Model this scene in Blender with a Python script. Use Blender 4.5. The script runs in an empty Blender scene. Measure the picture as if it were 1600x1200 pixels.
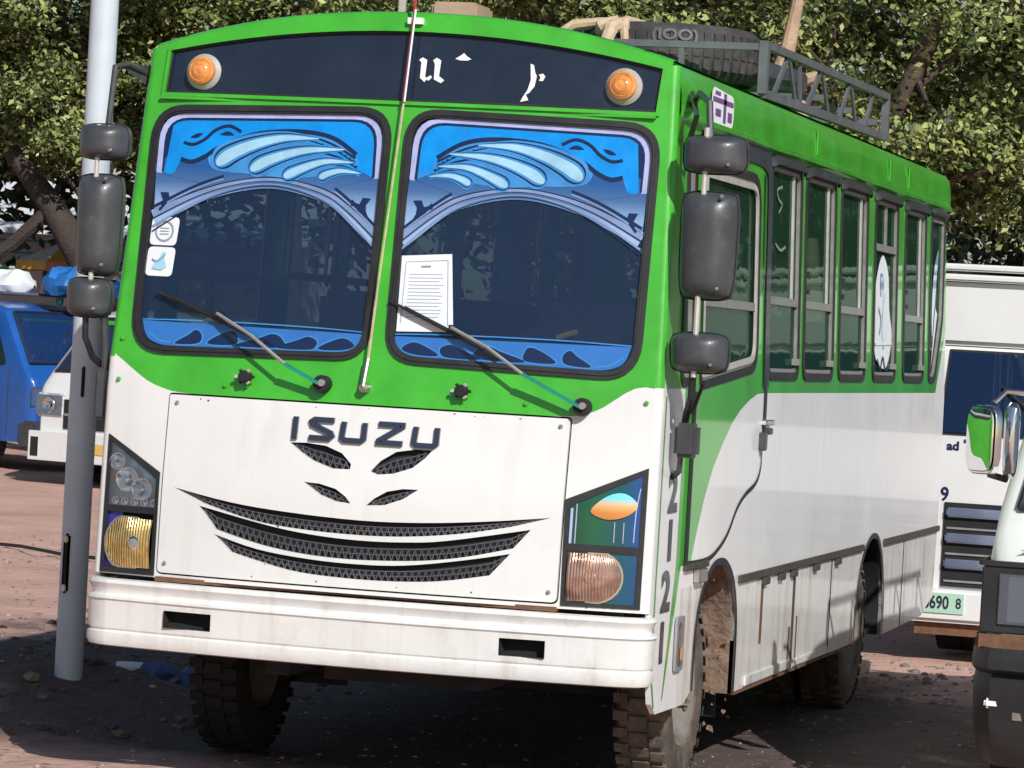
import bpy, bmesh, math, random
import numpy as np
from mathutils import Vector, Matrix
from mathutils.geometry import delaunay_2d_cdt
R = math.radians
random.seed(7); rng = np.random.default_rng(7)
S = bpy.context.scene
C = S.collection

# ------------------------------------------------------------------ camera
def rot_rows(yaw, pitch, roll):
    cy, sy = math.cos(yaw), math.sin(yaw)
    f = np.array([sy, cy, 0]); r = np.array([cy, -sy, 0]); d = np.array([0, 0, -1.])
    cp, sp = math.cos(pitch), math.sin(pitch)
    f2 = cp*f - sp*d; d2 = cp*d + sp*f
    cr, sr = math.cos(roll), math.sin(roll)
    return cr*r - sr*d2, cr*d2 + sr*r, f2
cr_, cd_, cf_ = rot_rows(-0.268347, -0.01296, 0.055977)
cam = bpy.data.objects.new('camera', bpy.data.cameras.new('camera')); C.objects.link(cam)
cam.matrix_world = Matrix(((cr_[0], -cd_[0], -cf_[0], 4.12956), (cr_[1], -cd_[1], -cf_[1], -12.96739),
                           (cr_[2], -cd_[2], -cf_[2], 1.84818), (0, 0, 0, 1)))
cam.data.lens = 5415.686/1600*36; cam.data.sensor_width = 36
cam.data.clip_start = .1; cam.data.clip_end = 2000
S.camera = cam
# ------------------------------------------------------------------ sky and sun
SUN = Vector((0.93, -1.24, 1.02)).normalized()
w = bpy.data.worlds.new('World'); S.world = w; w.use_nodes = True
nt = w.node_tree; sky = nt.nodes.new('ShaderNodeTexSky'); sky.sky_type = 'NISHITA'; sky.sun_disc = False
sky.sun_elevation = math.asin(SUN.z); sky.sun_rotation = math.atan2(SUN.x, SUN.y)
bg = nt.nodes['Background']; bg.inputs[1].default_value = .075
nt.links.new(sky.outputs[0], bg.inputs[0])
sl = bpy.data.lights.new('sun', 'SUN'); sl.energy = 4.3; sl.angle = R(.5); sl.color = (1, .97, .92)
so = bpy.data.objects.new('sun', sl); C.objects.link(so)
so.rotation_euler = SUN.to_track_quat('Z', 'Y').to_euler()
S.view_settings.view_transform = 'Standard'; S.view_settings.look = 'None'
S.view_settings.exposure = 0; S.view_settings.gamma = 1
S.render.engine = 'CYCLES'
S.cycles.max_bounces = 8; S.cycles.transparent_max_bounces = 12

# ------------------------------------------------------------------ materials
def mat(name, col, rough=.5, metal=0, coat=0, var=.12, vs=6, bump=0, bs=30, dirt=0, dcol=(.25, .17, .12), ds=3, emit=None, trans=0, attr=False, streak=0):
    m = bpy.data.materials.new(name); m.use_nodes = True; n = m.node_tree.nodes; l = m.node_tree.links
    b = n['Principled BSDF']
    tc = n.new('ShaderNodeTexCoord')
    no = n.new('ShaderNodeTexNoise'); no.inputs['Scale'].default_value = vs; no.inputs['Detail'].default_value = 6; no.inputs['Roughness'].default_value = .6
    l.new(tc.outputs['Object'], no.inputs['Vector'])
    mp = n.new('ShaderNodeMapRange'); mp.inputs[1].default_value = .3; mp.inputs[2].default_value = .7
    mp.inputs[3].default_value = 1-var; mp.inputs[4].default_value = 1+var*.5
    l.new(no.outputs[0], mp.inputs[0])
    mul = n.new('ShaderNodeMix'); mul.data_type = 'RGBA'; mul.blend_type = 'MULTIPLY'; mul.inputs[0].default_value = 1
    mul.inputs[6].default_value = (*col, 1); l.new(mp.outputs[0], mul.inputs[7])
    if attr:
        at = n.new('ShaderNodeAttribute'); at.attribute_name = 'tint'; l.new(at.outputs['Color'], mul.inputs[6])
    out = mul.outputs[2]
    if dirt:
        n2 = n.new('ShaderNodeTexNoise'); n2.inputs['Scale'].default_value = ds; n2.inputs['Detail'].default_value = 9; n2.inputs['Roughness'].default_value = .68
        l.new(tc.outputs['Object'], n2.inputs['Vector'])
        mr = n.new('ShaderNodeMapRange'); mr.inputs[1].default_value = .62-.25*dirt; mr.inputs[2].default_value = .85-.15*dirt; mr.inputs[3].default_value = 0; mr.inputs[4].default_value = min(1, .35+dirt*.6)
        l.new(n2.outputs[0], mr.inputs[0])
        mx = n.new('ShaderNodeMix'); mx.data_type = 'RGBA'; l.new(mr.outputs[0], mx.inputs[0]); l.new(out, mx.inputs[6]); mx.inputs[7].default_value = (*dcol, 1)
        out = mx.outputs[2]
    if streak:
        mp4 = n.new('ShaderNodeMapping'); mp4.inputs['Scale'].default_value = (14, 14, .9); l.new(tc.outputs['Object'], mp4.inputs[0])
        n4 = n.new('ShaderNodeTexNoise'); n4.inputs['Scale'].default_value = 1; n4.inputs['Detail'].default_value = 7; n4.inputs['Roughness'].default_value = .6; l.new(mp4.outputs[0], n4.inputs['Vector'])
        r4 = n.new('ShaderNodeMapRange'); r4.inputs[1].default_value = .52; r4.inputs[2].default_value = .78; r4.inputs[3].default_value = 0; r4.inputs[4].default_value = streak*2; l.new(n4.outputs[0], r4.inputs[0])
        x4 = n.new('ShaderNodeMix'); x4.data_type = 'RGBA'; l.new(r4.outputs[0], x4.inputs[0]); l.new(out, x4.inputs[6]); x4.inputs[7].default_value = (*[c*.9 for c in dcol], 1); out = x4.outputs[2]
    l.new(out, b.inputs['Base Color'])
    b.inputs['Roughness'].default_value = rough; b.inputs['Metallic'].default_value = metal
    if rough > .15:
        mr2 = n.new('ShaderNodeMapRange'); mr2.inputs[1].default_value = .3; mr2.inputs[2].default_value = .7
        mr2.inputs[3].default_value = rough*.85; mr2.inputs[4].default_value = min(1, rough*1.2)
        l.new(no.outputs[0], mr2.inputs[0]); l.new(mr2.outputs[0], b.inputs['Roughness'])
    b.inputs['Coat Weight'].default_value = coat; b.inputs['Coat Roughness'].default_value = .06
    if emit: b.inputs['Emission Color'].default_value = (*emit, 1); b.inputs['Emission Strength'].default_value = 1
    if bump:
        n3 = n.new('ShaderNodeTexNoise'); n3.inputs['Scale'].default_value = bs; n3.inputs['Detail'].default_value = 5
        l.new(tc.outputs['Object'], n3.inputs['Vector'])
        bp = n.new('ShaderNodeBump'); bp.inputs['Strength'].default_value = 1; bp.inputs['Distance'].default_value = bump
        l.new(n3.outputs[0], bp.inputs['Height']); l.new(bp.outputs[0], b.inputs['Normal'])
    return m
def glass_mat(name, tint, body, mixb=.35, rough=.02, bump=0, ior=1.5):
    m = bpy.data.materials.new(name); m.use_nodes = True; n = m.node_tree.nodes; l = m.node_tree.links
    n.remove(n['Principled BSDF']); o = n['Material Output']
    tr = n.new('ShaderNodeBsdfTransparent'); tr.inputs[0].default_value = (*tint, 1)
    di = n.new('ShaderNodeBsdfDiffuse'); di.inputs[0].default_value = (*body, 1)
    mx = n.new('ShaderNodeMixShader'); mx.inputs[0].default_value = mixb; l.new(tr.outputs[0], mx.inputs[1]); l.new(di.outputs[0], mx.inputs[2])
    gl = n.new('ShaderNodeBsdfGlossy'); gl.inputs['Roughness'].default_value = rough; gl.inputs['Color'].default_value = (*((.38, .50, .44) if ior < 1.4 else (1, 1, 1)), 1)
    fr = n.new('ShaderNodeFresnel'); fr.inputs[0].default_value = ior
    m2 = n.new('ShaderNodeMixShader'); l.new(fr.outputs[0], m2.inputs[0]); l.new(mx.outputs[0], m2.inputs[1]); l.new(gl.outputs[0], m2.inputs[2])
    if bump:
        tc = n.new('ShaderNodeTexCoord'); n3 = n.new('ShaderNodeTexNoise'); n3.inputs['Scale'].default_value = 4
        l.new(tc.outputs['Object'], n3.inputs['Vector'])
        bp = n.new('ShaderNodeBump'); bp.inputs['Distance'].default_value = bump; l.new(n3.outputs[0], bp.inputs['Height']); l.new(bp.outputs[0], gl.inputs['Normal'])
    l.new(m2.outputs[0], o.inputs['Surface'])
    return m
def ramp_mat(name, axis, lo, hi, cols, rough=.12, coat=.6):
    m = mat(name, (1, 1, 1), rough, coat=coat, var=.1, vs=25); n = m.node_tree.nodes; l = m.node_tree.links
    tc = n.new('ShaderNodeTexCoord'); sp = n.new('ShaderNodeSeparateXYZ'); l.new(tc.outputs['Object'], sp.inputs[0])
    mr = n.new('ShaderNodeMapRange'); mr.inputs[1].default_value = lo; mr.inputs[2].default_value = hi; l.new(sp.outputs[axis], mr.inputs[0])
    cr = n.new('ShaderNodeValToRGB'); e = cr.color_ramp.elements
    e[0].color = (*cols[0], 1); e[1].color = (*cols[-1], 1)
    for i, c in enumerate(cols[1:-1]): x = e.new((i+1)/(len(cols)-1)); x.color = (*c, 1)
    l.new(mr.outputs[0], cr.inputs[0]); l.new(cr.outputs[0], n['Principled BSDF'].inputs['Base Color'])
    return m
M = dict(
    green=mat('green_paint', (.055, .43, .028), .32, coat=.6, var=.2, vs=4, bump=.003, bs=4, dirt=.22, dcol=(.10, .22, .06), ds=7),
    wside=mat('white_side_paint', (.80, .81, .825), .4, coat=.35, var=.05, vs=3, bump=.006, bs=1.9, dirt=.10, streak=.12, dcol=(.52, .50, .46), ds=6),
    wframe=mat('window_frame', (.27, .28, .26), .4, metal=.2, var=.25, vs=16, dirt=.25, dcol=(.12, .12, .1)),
    visor=mat('visor_plastic', (.035, .037, .042), .45, var=.3),
    white=mat('white_paint', (.73, .735, .73), .34, coat=.45, var=.05, vs=4, bump=.0028, bs=3, dirt=.17, dcol=(.56, .53, .48), ds=8, streak=.14),
    skirt=mat('skirt_paint', (.69, .69, .68), .42, coat=.3, var=.06, vs=3, bump=.004, bs=4, dirt=.32, dcol=(.36, .29, .22), ds=5, streak=.45),
    bump=mat('bumper_paint', (.75, .75, .74), .3, coat=.5, var=.05, vs=4, bump=.005, bs=5, dirt=.32, dcol=(.46, .40, .34), ds=6, streak=.2),
    rubber=mat('black_rubber', (.018, .019, .022), .5, var=.3, bump=.001),
    plastic=mat('grey_black_plastic', (.055, .06, .068), .36, var=.25, vs=8, bump=.0006, bs=200, coat=.15, dirt=.3, dcol=(.12, .12, .12), ds=16),
    dark=mat('dark_interior', (.012, .013, .016), .8),
    board=mat('sign_board', (.012, .02, .038), .22, coat=.5, var=.25, vs=4, dirt=.12, dcol=(.05, .06, .08)),
    lettw=mat('white_lettering', (.85, .85, .85), .4),
    badge=mat('dark_badge', (.04, .05, .08), .25, metal=.3, coat=.5),
    mesh=mat('grey_mesh', (.16, .17, .19), .35, metal=.7),
    steel=mat('bare_steel', (.55, .53, .5), .3, metal=.9, var=.2, vs=20),
    chrome=mat('chrome', (.74, .76, .78), .12, metal=1, var=.08),
    mirror=mat('mirror_glass', (.9, .9, .9), .02, metal=1, var=.01),
    grey=mat('grey_frame', (.33, .34, .34), .4, metal=.3, var=.15, vs=14, dirt=.2, dcol=(.3, .26, .2)),
    lgrey=mat('light_aluminium', (.55, .53, .50), .38, metal=.25, var=.15, vs=14),
    rack=mat('rack_paint', (.12, .127, .145), .45, var=.2, vs=9, dirt=.15, dcol=(.2, .13, .08)),
    tyre=mat('tyre_rubber', (.045, .045, .047), .75, var=.3, vs=12, bump=.002, bs=60, dirt=.45, dcol=(.14, .115, .095), ds=6),
    tyrem=mat('muddy_tyre', (.075, .068, .06), .85, var=.35, vs=10, bump=.006, bs=30, dirt=.7, dcol=(.27, .19, .14), ds=7),
    mud=mat('dried_mud', (.21, .14, .10), .95, var=.4, vs=14, bump=.02, bs=22, dirt=.5, dcol=(.33, .29, .26), ds=12),
    rust=mat('rusty_metal', (.17, .085, .045), .8, var=.4, vs=20, bump=.003),
    seam=mat('seam_sealer', (.07, .06, .052), .8, var=.4, vs=20),
    rim=mat('rim_paint', (.17, .155, .14), .7, var=.4, vs=10, dirt=.6, dcol=(.2, .14, .1)),
    amber=mat('amber_lens', (.75, .30, .08), .12, coat=.8, var=.35, vs=30),
    red=mat('red_paint', (.42, .05, .05), .3, coat=.4),
    lilac=mat('film_lilac', (.42, .47, .78), .2, coat=.8, var=.22, vs=9, dirt=.15, dcol=(.16, .27, .45), ds=12),
    blue=mat('film_blue', (.0, .27, .78), .2, coat=.8, var=.22, vs=9, dirt=.15, dcol=(.16, .27, .45), ds=12),
    mblue=mat('film_mid_blue', (.05, .26, .62), .2, coat=.8, var=.22, vs=9, dirt=.15, dcol=(.16, .27, .45), ds=12),
    dblue=mat('film_low_blue', (.03, .16, .50), .25, coat=.8, var=.1),
    archc=mat('film_arch', (.21, .30, .52), .2, coat=.8, var=.22, vs=9, dirt=.15, dcol=(.16, .27, .45), ds=12),
    tyred=mat('shade_dark_tyre', (.009, .009, .010), .9, var=.3, vs=12),  # darkened tyre copy for the left front wheel, shade put into its colour
    cyan=mat('film_pale_cyan', (.34, .60, .78), .2, coat=.8, var=.22, vs=9, dirt=.15, dcol=(.16, .27, .45), ds=12),
    navy=mat('film_navy', (.005, .016, .07), .2, coat=.8, var=.1),
    grad=ramp_mat('film_shade', 2, 2.28, 2.47, [(.30, .45, .68), (.20, .33, .58), (.06, .14, .32), (.02, .09, .28)]),
    wsglass=glass_mat('windscreen_glass', (.55, .62, .70), (.020, .044, .11), .42, .01, .0015),
    sdglass=glass_mat('side_glass', (.50, .66, .58), (.028, .085, .052), .45, .03, .0015, 1.18),
    lens=glass_mat('clear_lens', (.8, .85, .9), (.5, .6, .7), .12, .02),
    paper=mat('paper', (.72, .76, .80), .8, var=.04), ink=mat('grey_ink', (.25, .3, .36), .8),
    purple=mat('purple_print', (.16, .08, .26), .5),
    teal=mat('teal_tape', (.01, .25, .20), .35),
    trimd=mat('door_gasket', (.035, .045, .06), .4, coat=.2),
    seat=mat('seat_fabric', (.11, .14, .20), .9), seatl=mat('seat_cover', (.34, .38, .46), .9, var=.3),
    cloth=mat('dark_cloth', (.03, .03, .045), .95, var=.4), strap=mat('strap_cloth', (.55, .42, .29), .9, var=.25, vs=30, bump=.003),
    yellow=mat('yellow', (.7, .45, .1), .6), wood=mat('brown_wood', (.28, .16, .10), .8, var=.3, bump=.003),
    card=mat('cardboard', (.42, .30, .22), .85, var=.2),
)
M['blueviolet'] = mat('violet_film', (.03, .03, .30), .15, coat=.9)
M['goldlens'] = mat('gold_lens', (.62, .42, .14), .18, metal=.45, coat=.8, var=.5, vs=18, bump=.0012, bs=60, dirt=.4, dcol=(.25, .30, .12), ds=14)
M['pinklens'] = mat('pink_lens', (.50, .30, .23), .18, metal=.45, coat=.8, var=.5, vs=18, bump=.0012, bs=60, dirt=.4, dcol=(.72, .38, .18), ds=12)
M['film_r'] = ramp_mat('headlight_film', 0, .83, 1.12, [(.0, .05, .025), (.0, .10, .045), (.0, .07, .10), (.0, .07, .36)])
M['film_r2'] = ramp_mat('headlight_film_low', 0, .95, 1.12, [(.0, .09, .07), (.0, .08, .14), (.0, .06, .22)])
M['silver'] = mat('lamp_silver', (.62, .72, .84), .22, metal=.35, var=.6, vs=16, bump=.006, bs=26, dirt=.35, dcol=(.12, .2, .3), ds=20)
M['eye'] = ramp_mat('headlight_eye', 2, 1.175, 1.285, [(.75, .30, .10), (.70, .30, .08), (.8, .45, .2), (.15, .65, .8), (.2, .75, .9)])

for k_ in ('goldlens', 'pinklens'):
    n = M[k_].node_tree.nodes; l = M[k_].node_tree.links; tc = n.new('ShaderNodeTexCoord'); wv = n.new('ShaderNodeTexWave'); wv.inputs['Scale'].default_value = 26; wv.inputs['Distortion'].default_value = 1.2; wv.inputs['Detail'].default_value = 3
    l.new(tc.outputs['Object'], wv.inputs['Vector']); bp = n.new('ShaderNodeBump'); bp.inputs['Distance'].default_value = .0035; l.new(wv.outputs[1], bp.inputs['Height']); l.new(bp.outputs[0], n['Principled BSDF'].inputs['Normal'])
# ------------------------------------------------------------------ mesh helpers
class MB:
    def __init__(s, *mats): s.v = []; s.f = []; s.m = []; s.mats = [M[k] if isinstance(k, str) else k for k in mats]
    def add(s, vs, fs, m=0):
        o = len(s.v); s.v += [tuple(map(float, p)) for p in vs]; s.f += [tuple(i+o for i in f) for f in fs]
        s.m += [m]*len(fs) if isinstance(m, int) else list(m)
    def box(s, x0, x1, y0, y1, z0, z1, m=0):
        s.add([(x, y, z) for x in (x0, x1) for y in (y0, y1) for z in (z0, z1)],
              [(0, 1, 3, 2), (4, 6, 7, 5), (0, 4, 5, 1), (2, 3, 7, 6), (0, 2, 6, 4), (1, 5, 7, 3)], m); return s
    def bar(s, a, b, w_, h, m=0, up=(0, 0, 1)):
        a = Vector(a); b = Vector(b); d = (b-a).normalized(); u = Vector(up)
        if abs(d.dot(u)) > .95: u = Vector((0, 1, 0))
        p = d.cross(u).normalized()*w_/2; q = p.cross(d).normalized()*h/2
        s.add([c+i*p+j*q for c in (a, b) for i in (-1, 1) for j in (-1, 1)],
              [(0, 1, 3, 2), (4, 6, 7, 5), (0, 4, 5, 1), (2, 3, 7, 6), (0, 2, 6, 4), (1, 5, 7, 3)], m); return s
    def tube(s, pts, r, n=8, m=0, caps=True):
        pts = [Vector(p) for p in pts]; rs = r if isinstance(r, (list, tuple)) else [r]*len(pts)
        vs = []; prev = None
        for i, p in enumerate(pts):
            d = (pts[min(i+1, len(pts)-1)]-pts[max(i-1, 0)]).normalized()
            if prev is None: u = d.orthogonal().normalized()
            else: u = (prev-d*prev.dot(d)).normalized()
            prev = u; vv = d.cross(u)
            vs += [p+rs[i]*(math.cos(2*math.pi*k/n)*u+math.sin(2*math.pi*k/n)*vv) for k in range(n)]
        fs = [(i*n+k, i*n+(k+1) % n, (i+1)*n+(k+1) % n, (i+1)*n+k) for i in range(len(pts)-1) for k in range(n)]
        if caps: fs += [tuple(range(n-1, -1, -1)), tuple((len(pts)-1)*n+k for k in range(n))]
        s.add(vs, fs, m); return s
    def lathe(s, prof, o, ax, n=32, m=0):
        ax = Vector(ax).normalized(); u = ax.orthogonal().normalized(); v = ax.cross(u); o = Vector(o)
        vs = [o+h*ax+r*(math.cos(2*math.pi*k/n)*u+math.sin(2*math.pi*k/n)*v) for r, h in prof for k in range(n)]
        s.add(vs, [(i*n+k, i*n+(k+1) % n, (i+1)*n+(k+1) % n, (i+1)*n+k) for i in range(len(prof)-1) for k in range(n)], m); return s
    def grid(s, P, m=0, close=False):
        a = len(P); b = len(P[0]); vs = [p for r in P for p in r]
        fs = [(i*b+j, i*b+(j+1) % b, (i+1)*b+(j+1) % b, (i+1)*b+j) for i in range(a-1) for j in range(b if close else b-1)]
        s.add(vs, fs, [m(i, j) for i in range(a-1) for j in range(b if close else b-1)] if callable(m) else m); return s
    def build(s, name, parent=None, smooth=True, bevel=0, loc=None, ang=35, **kw):
        me = bpy.data.meshes.new(name); me.from_pydata(s.v, [], s.f)
        for m in s.mats: me.materials.append(m)
        me.polygons.foreach_set('material_index', s.m)
        if bevel:
            bm = bmesh.new(); bm.from_mesh(me); bmesh.ops.remove_doubles(bm, verts=bm.verts, dist=1e-5)
            es = [e for e in bm.edges if len(e.link_faces) == 2 and e.calc_face_angle(0) > .5]
            bmesh.ops.bevel(bm, geom=es, offset=bevel, segments=2, affect='EDGES', clamp_overlap=True)
            bm.to_mesh(me); bm.free()
        if smooth:
            me.polygons.foreach_set('use_smooth', [True]*len(me.polygons)); me.set_sharp_from_angle(angle=R(ang))
        me.update()
        o = bpy.data.objects.new(name, me); C.objects.link(o)
        if parent: o.parent = parent
        if loc is not None: o.location = loc
        for k, v in kw.items(): o[k] = v
        return o
def empty(name, label, cat, loc=(0, 0, 0), rz=0, group=None):
    o = bpy.data.objects.new(name, None); C.objects.link(o); o.location = loc; o.rotation_euler = (0, 0, rz)
    o['label'] = label; o['category'] = cat
    if group: o['group'] = group
    return o
def tag(o, label, cat, group=None):
    o['label'] = label; o['category'] = cat
    if group: o['group'] = group
    return o
def inpoly(x, y, P):
    c = False; j = len(P)-1
    for i in range(len(P)):
        xi, yi = P[i]; xj, yj = P[j]
        if (yi > y) != (yj > y) and x < (xj-xi)*(y-yi)/(yj-yi)+xi: c = not c
        j = i
    return c
def dens(P, sp, closed=True):
    out = []
    n = len(P)
    for i in range(n if closed else n-1):
        a = P[i]; b = P[(i+1) % n]; d = math.dist(a, b); k = max(1, int(d/sp+.5))
        out += [(a[0]+(b[0]-a[0])*t/k, a[1]+(b[1]-a[1])*t/k) for t in range(k)]
    if not closed: out.append(P[-1])
    return out
def rpoly(P, r, n=5):
    out = []; N = len(P); rr = r if isinstance(r, (list, tuple)) else [r]*N
    for i in range(N):
        p = Vector(P[i]); a = Vector(P[i-1])-p; b = Vector(P[(i+1) % N])-p
        q = min(rr[i], a.length*.48, b.length*.48); a = p+a.normalized()*q; b = p+b.normalized()*q
        for k in range(n+1):
            t = k/n; out.append(tuple((1-t)**2*a+2*t*(1-t)*p+t*t*b))
    return out
def inset(P, d):
    N = len(P); A = sum(P[i-1][0]*P[i][1]-P[i][0]*P[i-1][1] for i in range(N)); sg = 1 if A > 0 else -1; out = []
    for i in range(N):
        e1 = Vector(P[i])-Vector(P[i-1]); e2 = Vector(P[(i+1) % N])-Vector(P[i])
        if e1.length < 1e-6: e1 = e2
        if e2.length < 1e-6: e2 = e1
        n1 = Vector((-e1.y, e1.x)).normalized()*sg; n2 = Vector((-e2.y, e2.x)).normalized()*sg
        b = n1+n2
        if b.length < 1e-6: b = n1
        b = b.normalized(); out.append(tuple(Vector(P[i])+b*d/max(.5, b.dot(n1))))
    return out
def sheet(mb, outer, holes=(), fm=None, m=0, lines=(), sp=.09, thick=0, td=(0, 1, 0)):
    """curved panel from a 2D outline with holes"""
    vs = []; es = []
    def loop(P, closed=True):
        P = dens(P, sp, closed); o = len(vs); vs.extend(P); n = len(P)
        es.extend((o+i, o+(i+1) % n) for i in range(n if closed else n-1)); return P
    O = loop(outer); H = [loop(h) for h in holes]
    for q in lines: loop(q, False)
    xs = [p[0] for p in outer]; ys = [p[1] for p in outer]
    x = min(xs)+sp*.37
    while x < max(xs):
        y = min(ys)+sp*.41
        while y < max(ys):
            vs.append((x, y)); y += sp
        x += sp
    V, E_, F, *_ = delaunay_2d_cdt([Vector(p) for p in vs], es, [], 0, 1e-5)
    T = []; ms = []
    for f in F:
        cx = sum(V[i][0] for i in f)/3; cy = sum(V[i][1] for i in f)/3
        if inpoly(cx, cy, O) and not any(inpoly(cx, cy, h) for h in H):
            T.append(tuple(f)); ms.append(m(cx, cy) if callable(m) else m)
    P3 = [Vector(fm(v[0], v[1])) for v in V]
    mb_v = list(P3); fs = list(T); mm = list(ms)
    if thick:
        t = Vector(td)*thick; n = len(P3); mb_v += [p+t for p in P3]
        fs += [tuple(i+n for i in reversed(f)) for f in T]; mm += ms
        cnt = {}
        for k, f in enumerate(T):
            for a, b in zip(f, f[1:]+f[:1]): cnt.setdefault((min(a, b), max(a, b)), []).append((a, b, k))
        for q in cnt.values():
            if len(q) == 1: a, b, k = q[0]; fs.append((a, b, b+n, a+n)); mm.append(ms[k])
    used = sorted({i for f in fs for i in f}); rm = {u: i for i, u in enumerate(used)}
    mb.add([mb_v[u] for u in used], [tuple(rm[i] for i in f) for f in fs], mm)
def smooth_line(P, n=6, closed=False):
    out = []; N = len(P)
    for i in range(N if closed else N-1):
        p0 = Vector(P[(i-1) % N] if closed or i > 0 else P[0]); p1 = Vector(P[i]); p2 = Vector(P[(i+1) % N]); p3 = Vector(P[(i+2) % N] if closed or i+2 < N else P[-1])
        for k in range(n):
            t = k/n; out.append(tuple(.5*((2*p1)+(p2-p0)*t+(2*p0-5*p1+4*p2-p3)*t*t+(3*p1-p0-3*p2+p3)*t**3)))
    if not closed: out.append(tuple(P[-1]))
    return out
def strip(mb, P, w_, fm, m=0, n=6):
    """ribbon along a 2D line; w_ may be a function of 0..1"""
    Q = smooth_line(P, n); L = len(Q); vs = []; cum = [0]
    for a_, b_ in zip(Q, Q[1:]): cum.append(cum[-1]+math.dist(a_, b_))
    for i, p in enumerate(Q):
        a = Vector(Q[max(0, i-1)]); b = Vector(Q[min(L-1, i+1)]); d = (b-a).normalized(); nn = Vector((-d.y, d.x))
        ww = (w_(cum[i]/cum[-1]) if callable(w_) else w_)/2
        vs += [fm(p[0]+nn.x*ww, p[1]+nn.y*ww), fm(p[0]-nn.x*ww, p[1]-nn.y*ww)]
    mb.add(vs, [(2*i, 2*i+1, 2*i+3, 2*i+2) for i in range(L-1)], m)
def text_mb(mb, s, size, fm, m=0, sx=1, extrude=.002, bold=0):
    cu = bpy.data.curves.new('t', 'FONT'); cu.body = s; cu.size = size; cu.align_x = 'CENTER'; cu.align_y = 'CENTER'; cu.offset = bold; cu.resolution_u = 3
    o = bpy.data.objects.new('t', cu); C.objects.link(o); dg = bpy.context.evaluated_depsgraph_get()
    me = bpy.data.meshes.new_from_object(o.evaluated_get(dg))
    V = [fm(v.co.x*sx, v.co.y) for v in me.vertices]; mb.add(V, [tuple(p.vertices) for p in me.polygons], m)
    bpy.data.objects.remove(o); bpy.data.curves.remove(cu); bpy.data.meshes.remove(me)

# ================================================================== GROUND
def hash2(x, y): return np.sin(x*1.7+y*2.3)*.5+np.sin(x*4.1-y*3.3+1.3)*.3+np.sin(x*9.7+y*8.1+.7)*.2+np.sin(x*17.3-y*21.1)*.14
def axis(lo, hi, fl, fh, st):
    a = list(np.arange(fl, fh, st)); d = st; x = fh
    while x < hi: a.append(x); d *= 1.35; x += d
    a.append(hi); d = st; x = fl-d
    while x > lo: a.insert(0, x); d *= 1.35; x -= d
    a.insert(0, lo); return np.array(a)
gx = axis(-600, 600, -9, 6, .09); gy = axis(-300, 900, -3, 14, .09)
X, Y = np.meshgrid(gx, gy, indexing='ij')
def ground_z(X, Y):
    k = np.clip(1-np.maximum(np.abs(X+2)-12, 0)/20, 0, 1)*np.clip(1-np.maximum(np.abs(Y-6)-14, 0)/20, 0, 1)
    under = np.exp(-(((X)/1.6)**4+((Y-3.5)/4.2)**4))
    return k*(hash2(X, Y)*.018-.012)*(1-.5*under)-.006-.028*k*(np.exp(-((X+5.1+.12*Y-.3*np.sin(Y*.25))/.14)**2)+np.exp(-((X+6.7+.12*Y-.3*np.sin(Y*.25))/.14)**2)+np.exp(-((X-2.2+.05*Y)/.13)**2))*(.7+.3*np.sin(Y*9+X*5))+.205*np.exp(-((X+2.35)/.75)**2-((Y-2.45)/.8)**2)*(1+.12*hash2(X*3, Y*3))
Z = ground_z(X, Y)
na, nb = X.shape
gmat = mat('dirt_ground', (.58, .365, .295), .95, var=.2, vs=1.1, bump=.02, bs=14, dirt=.28, dcol=(.36, .235, .19), ds=.8)
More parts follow.
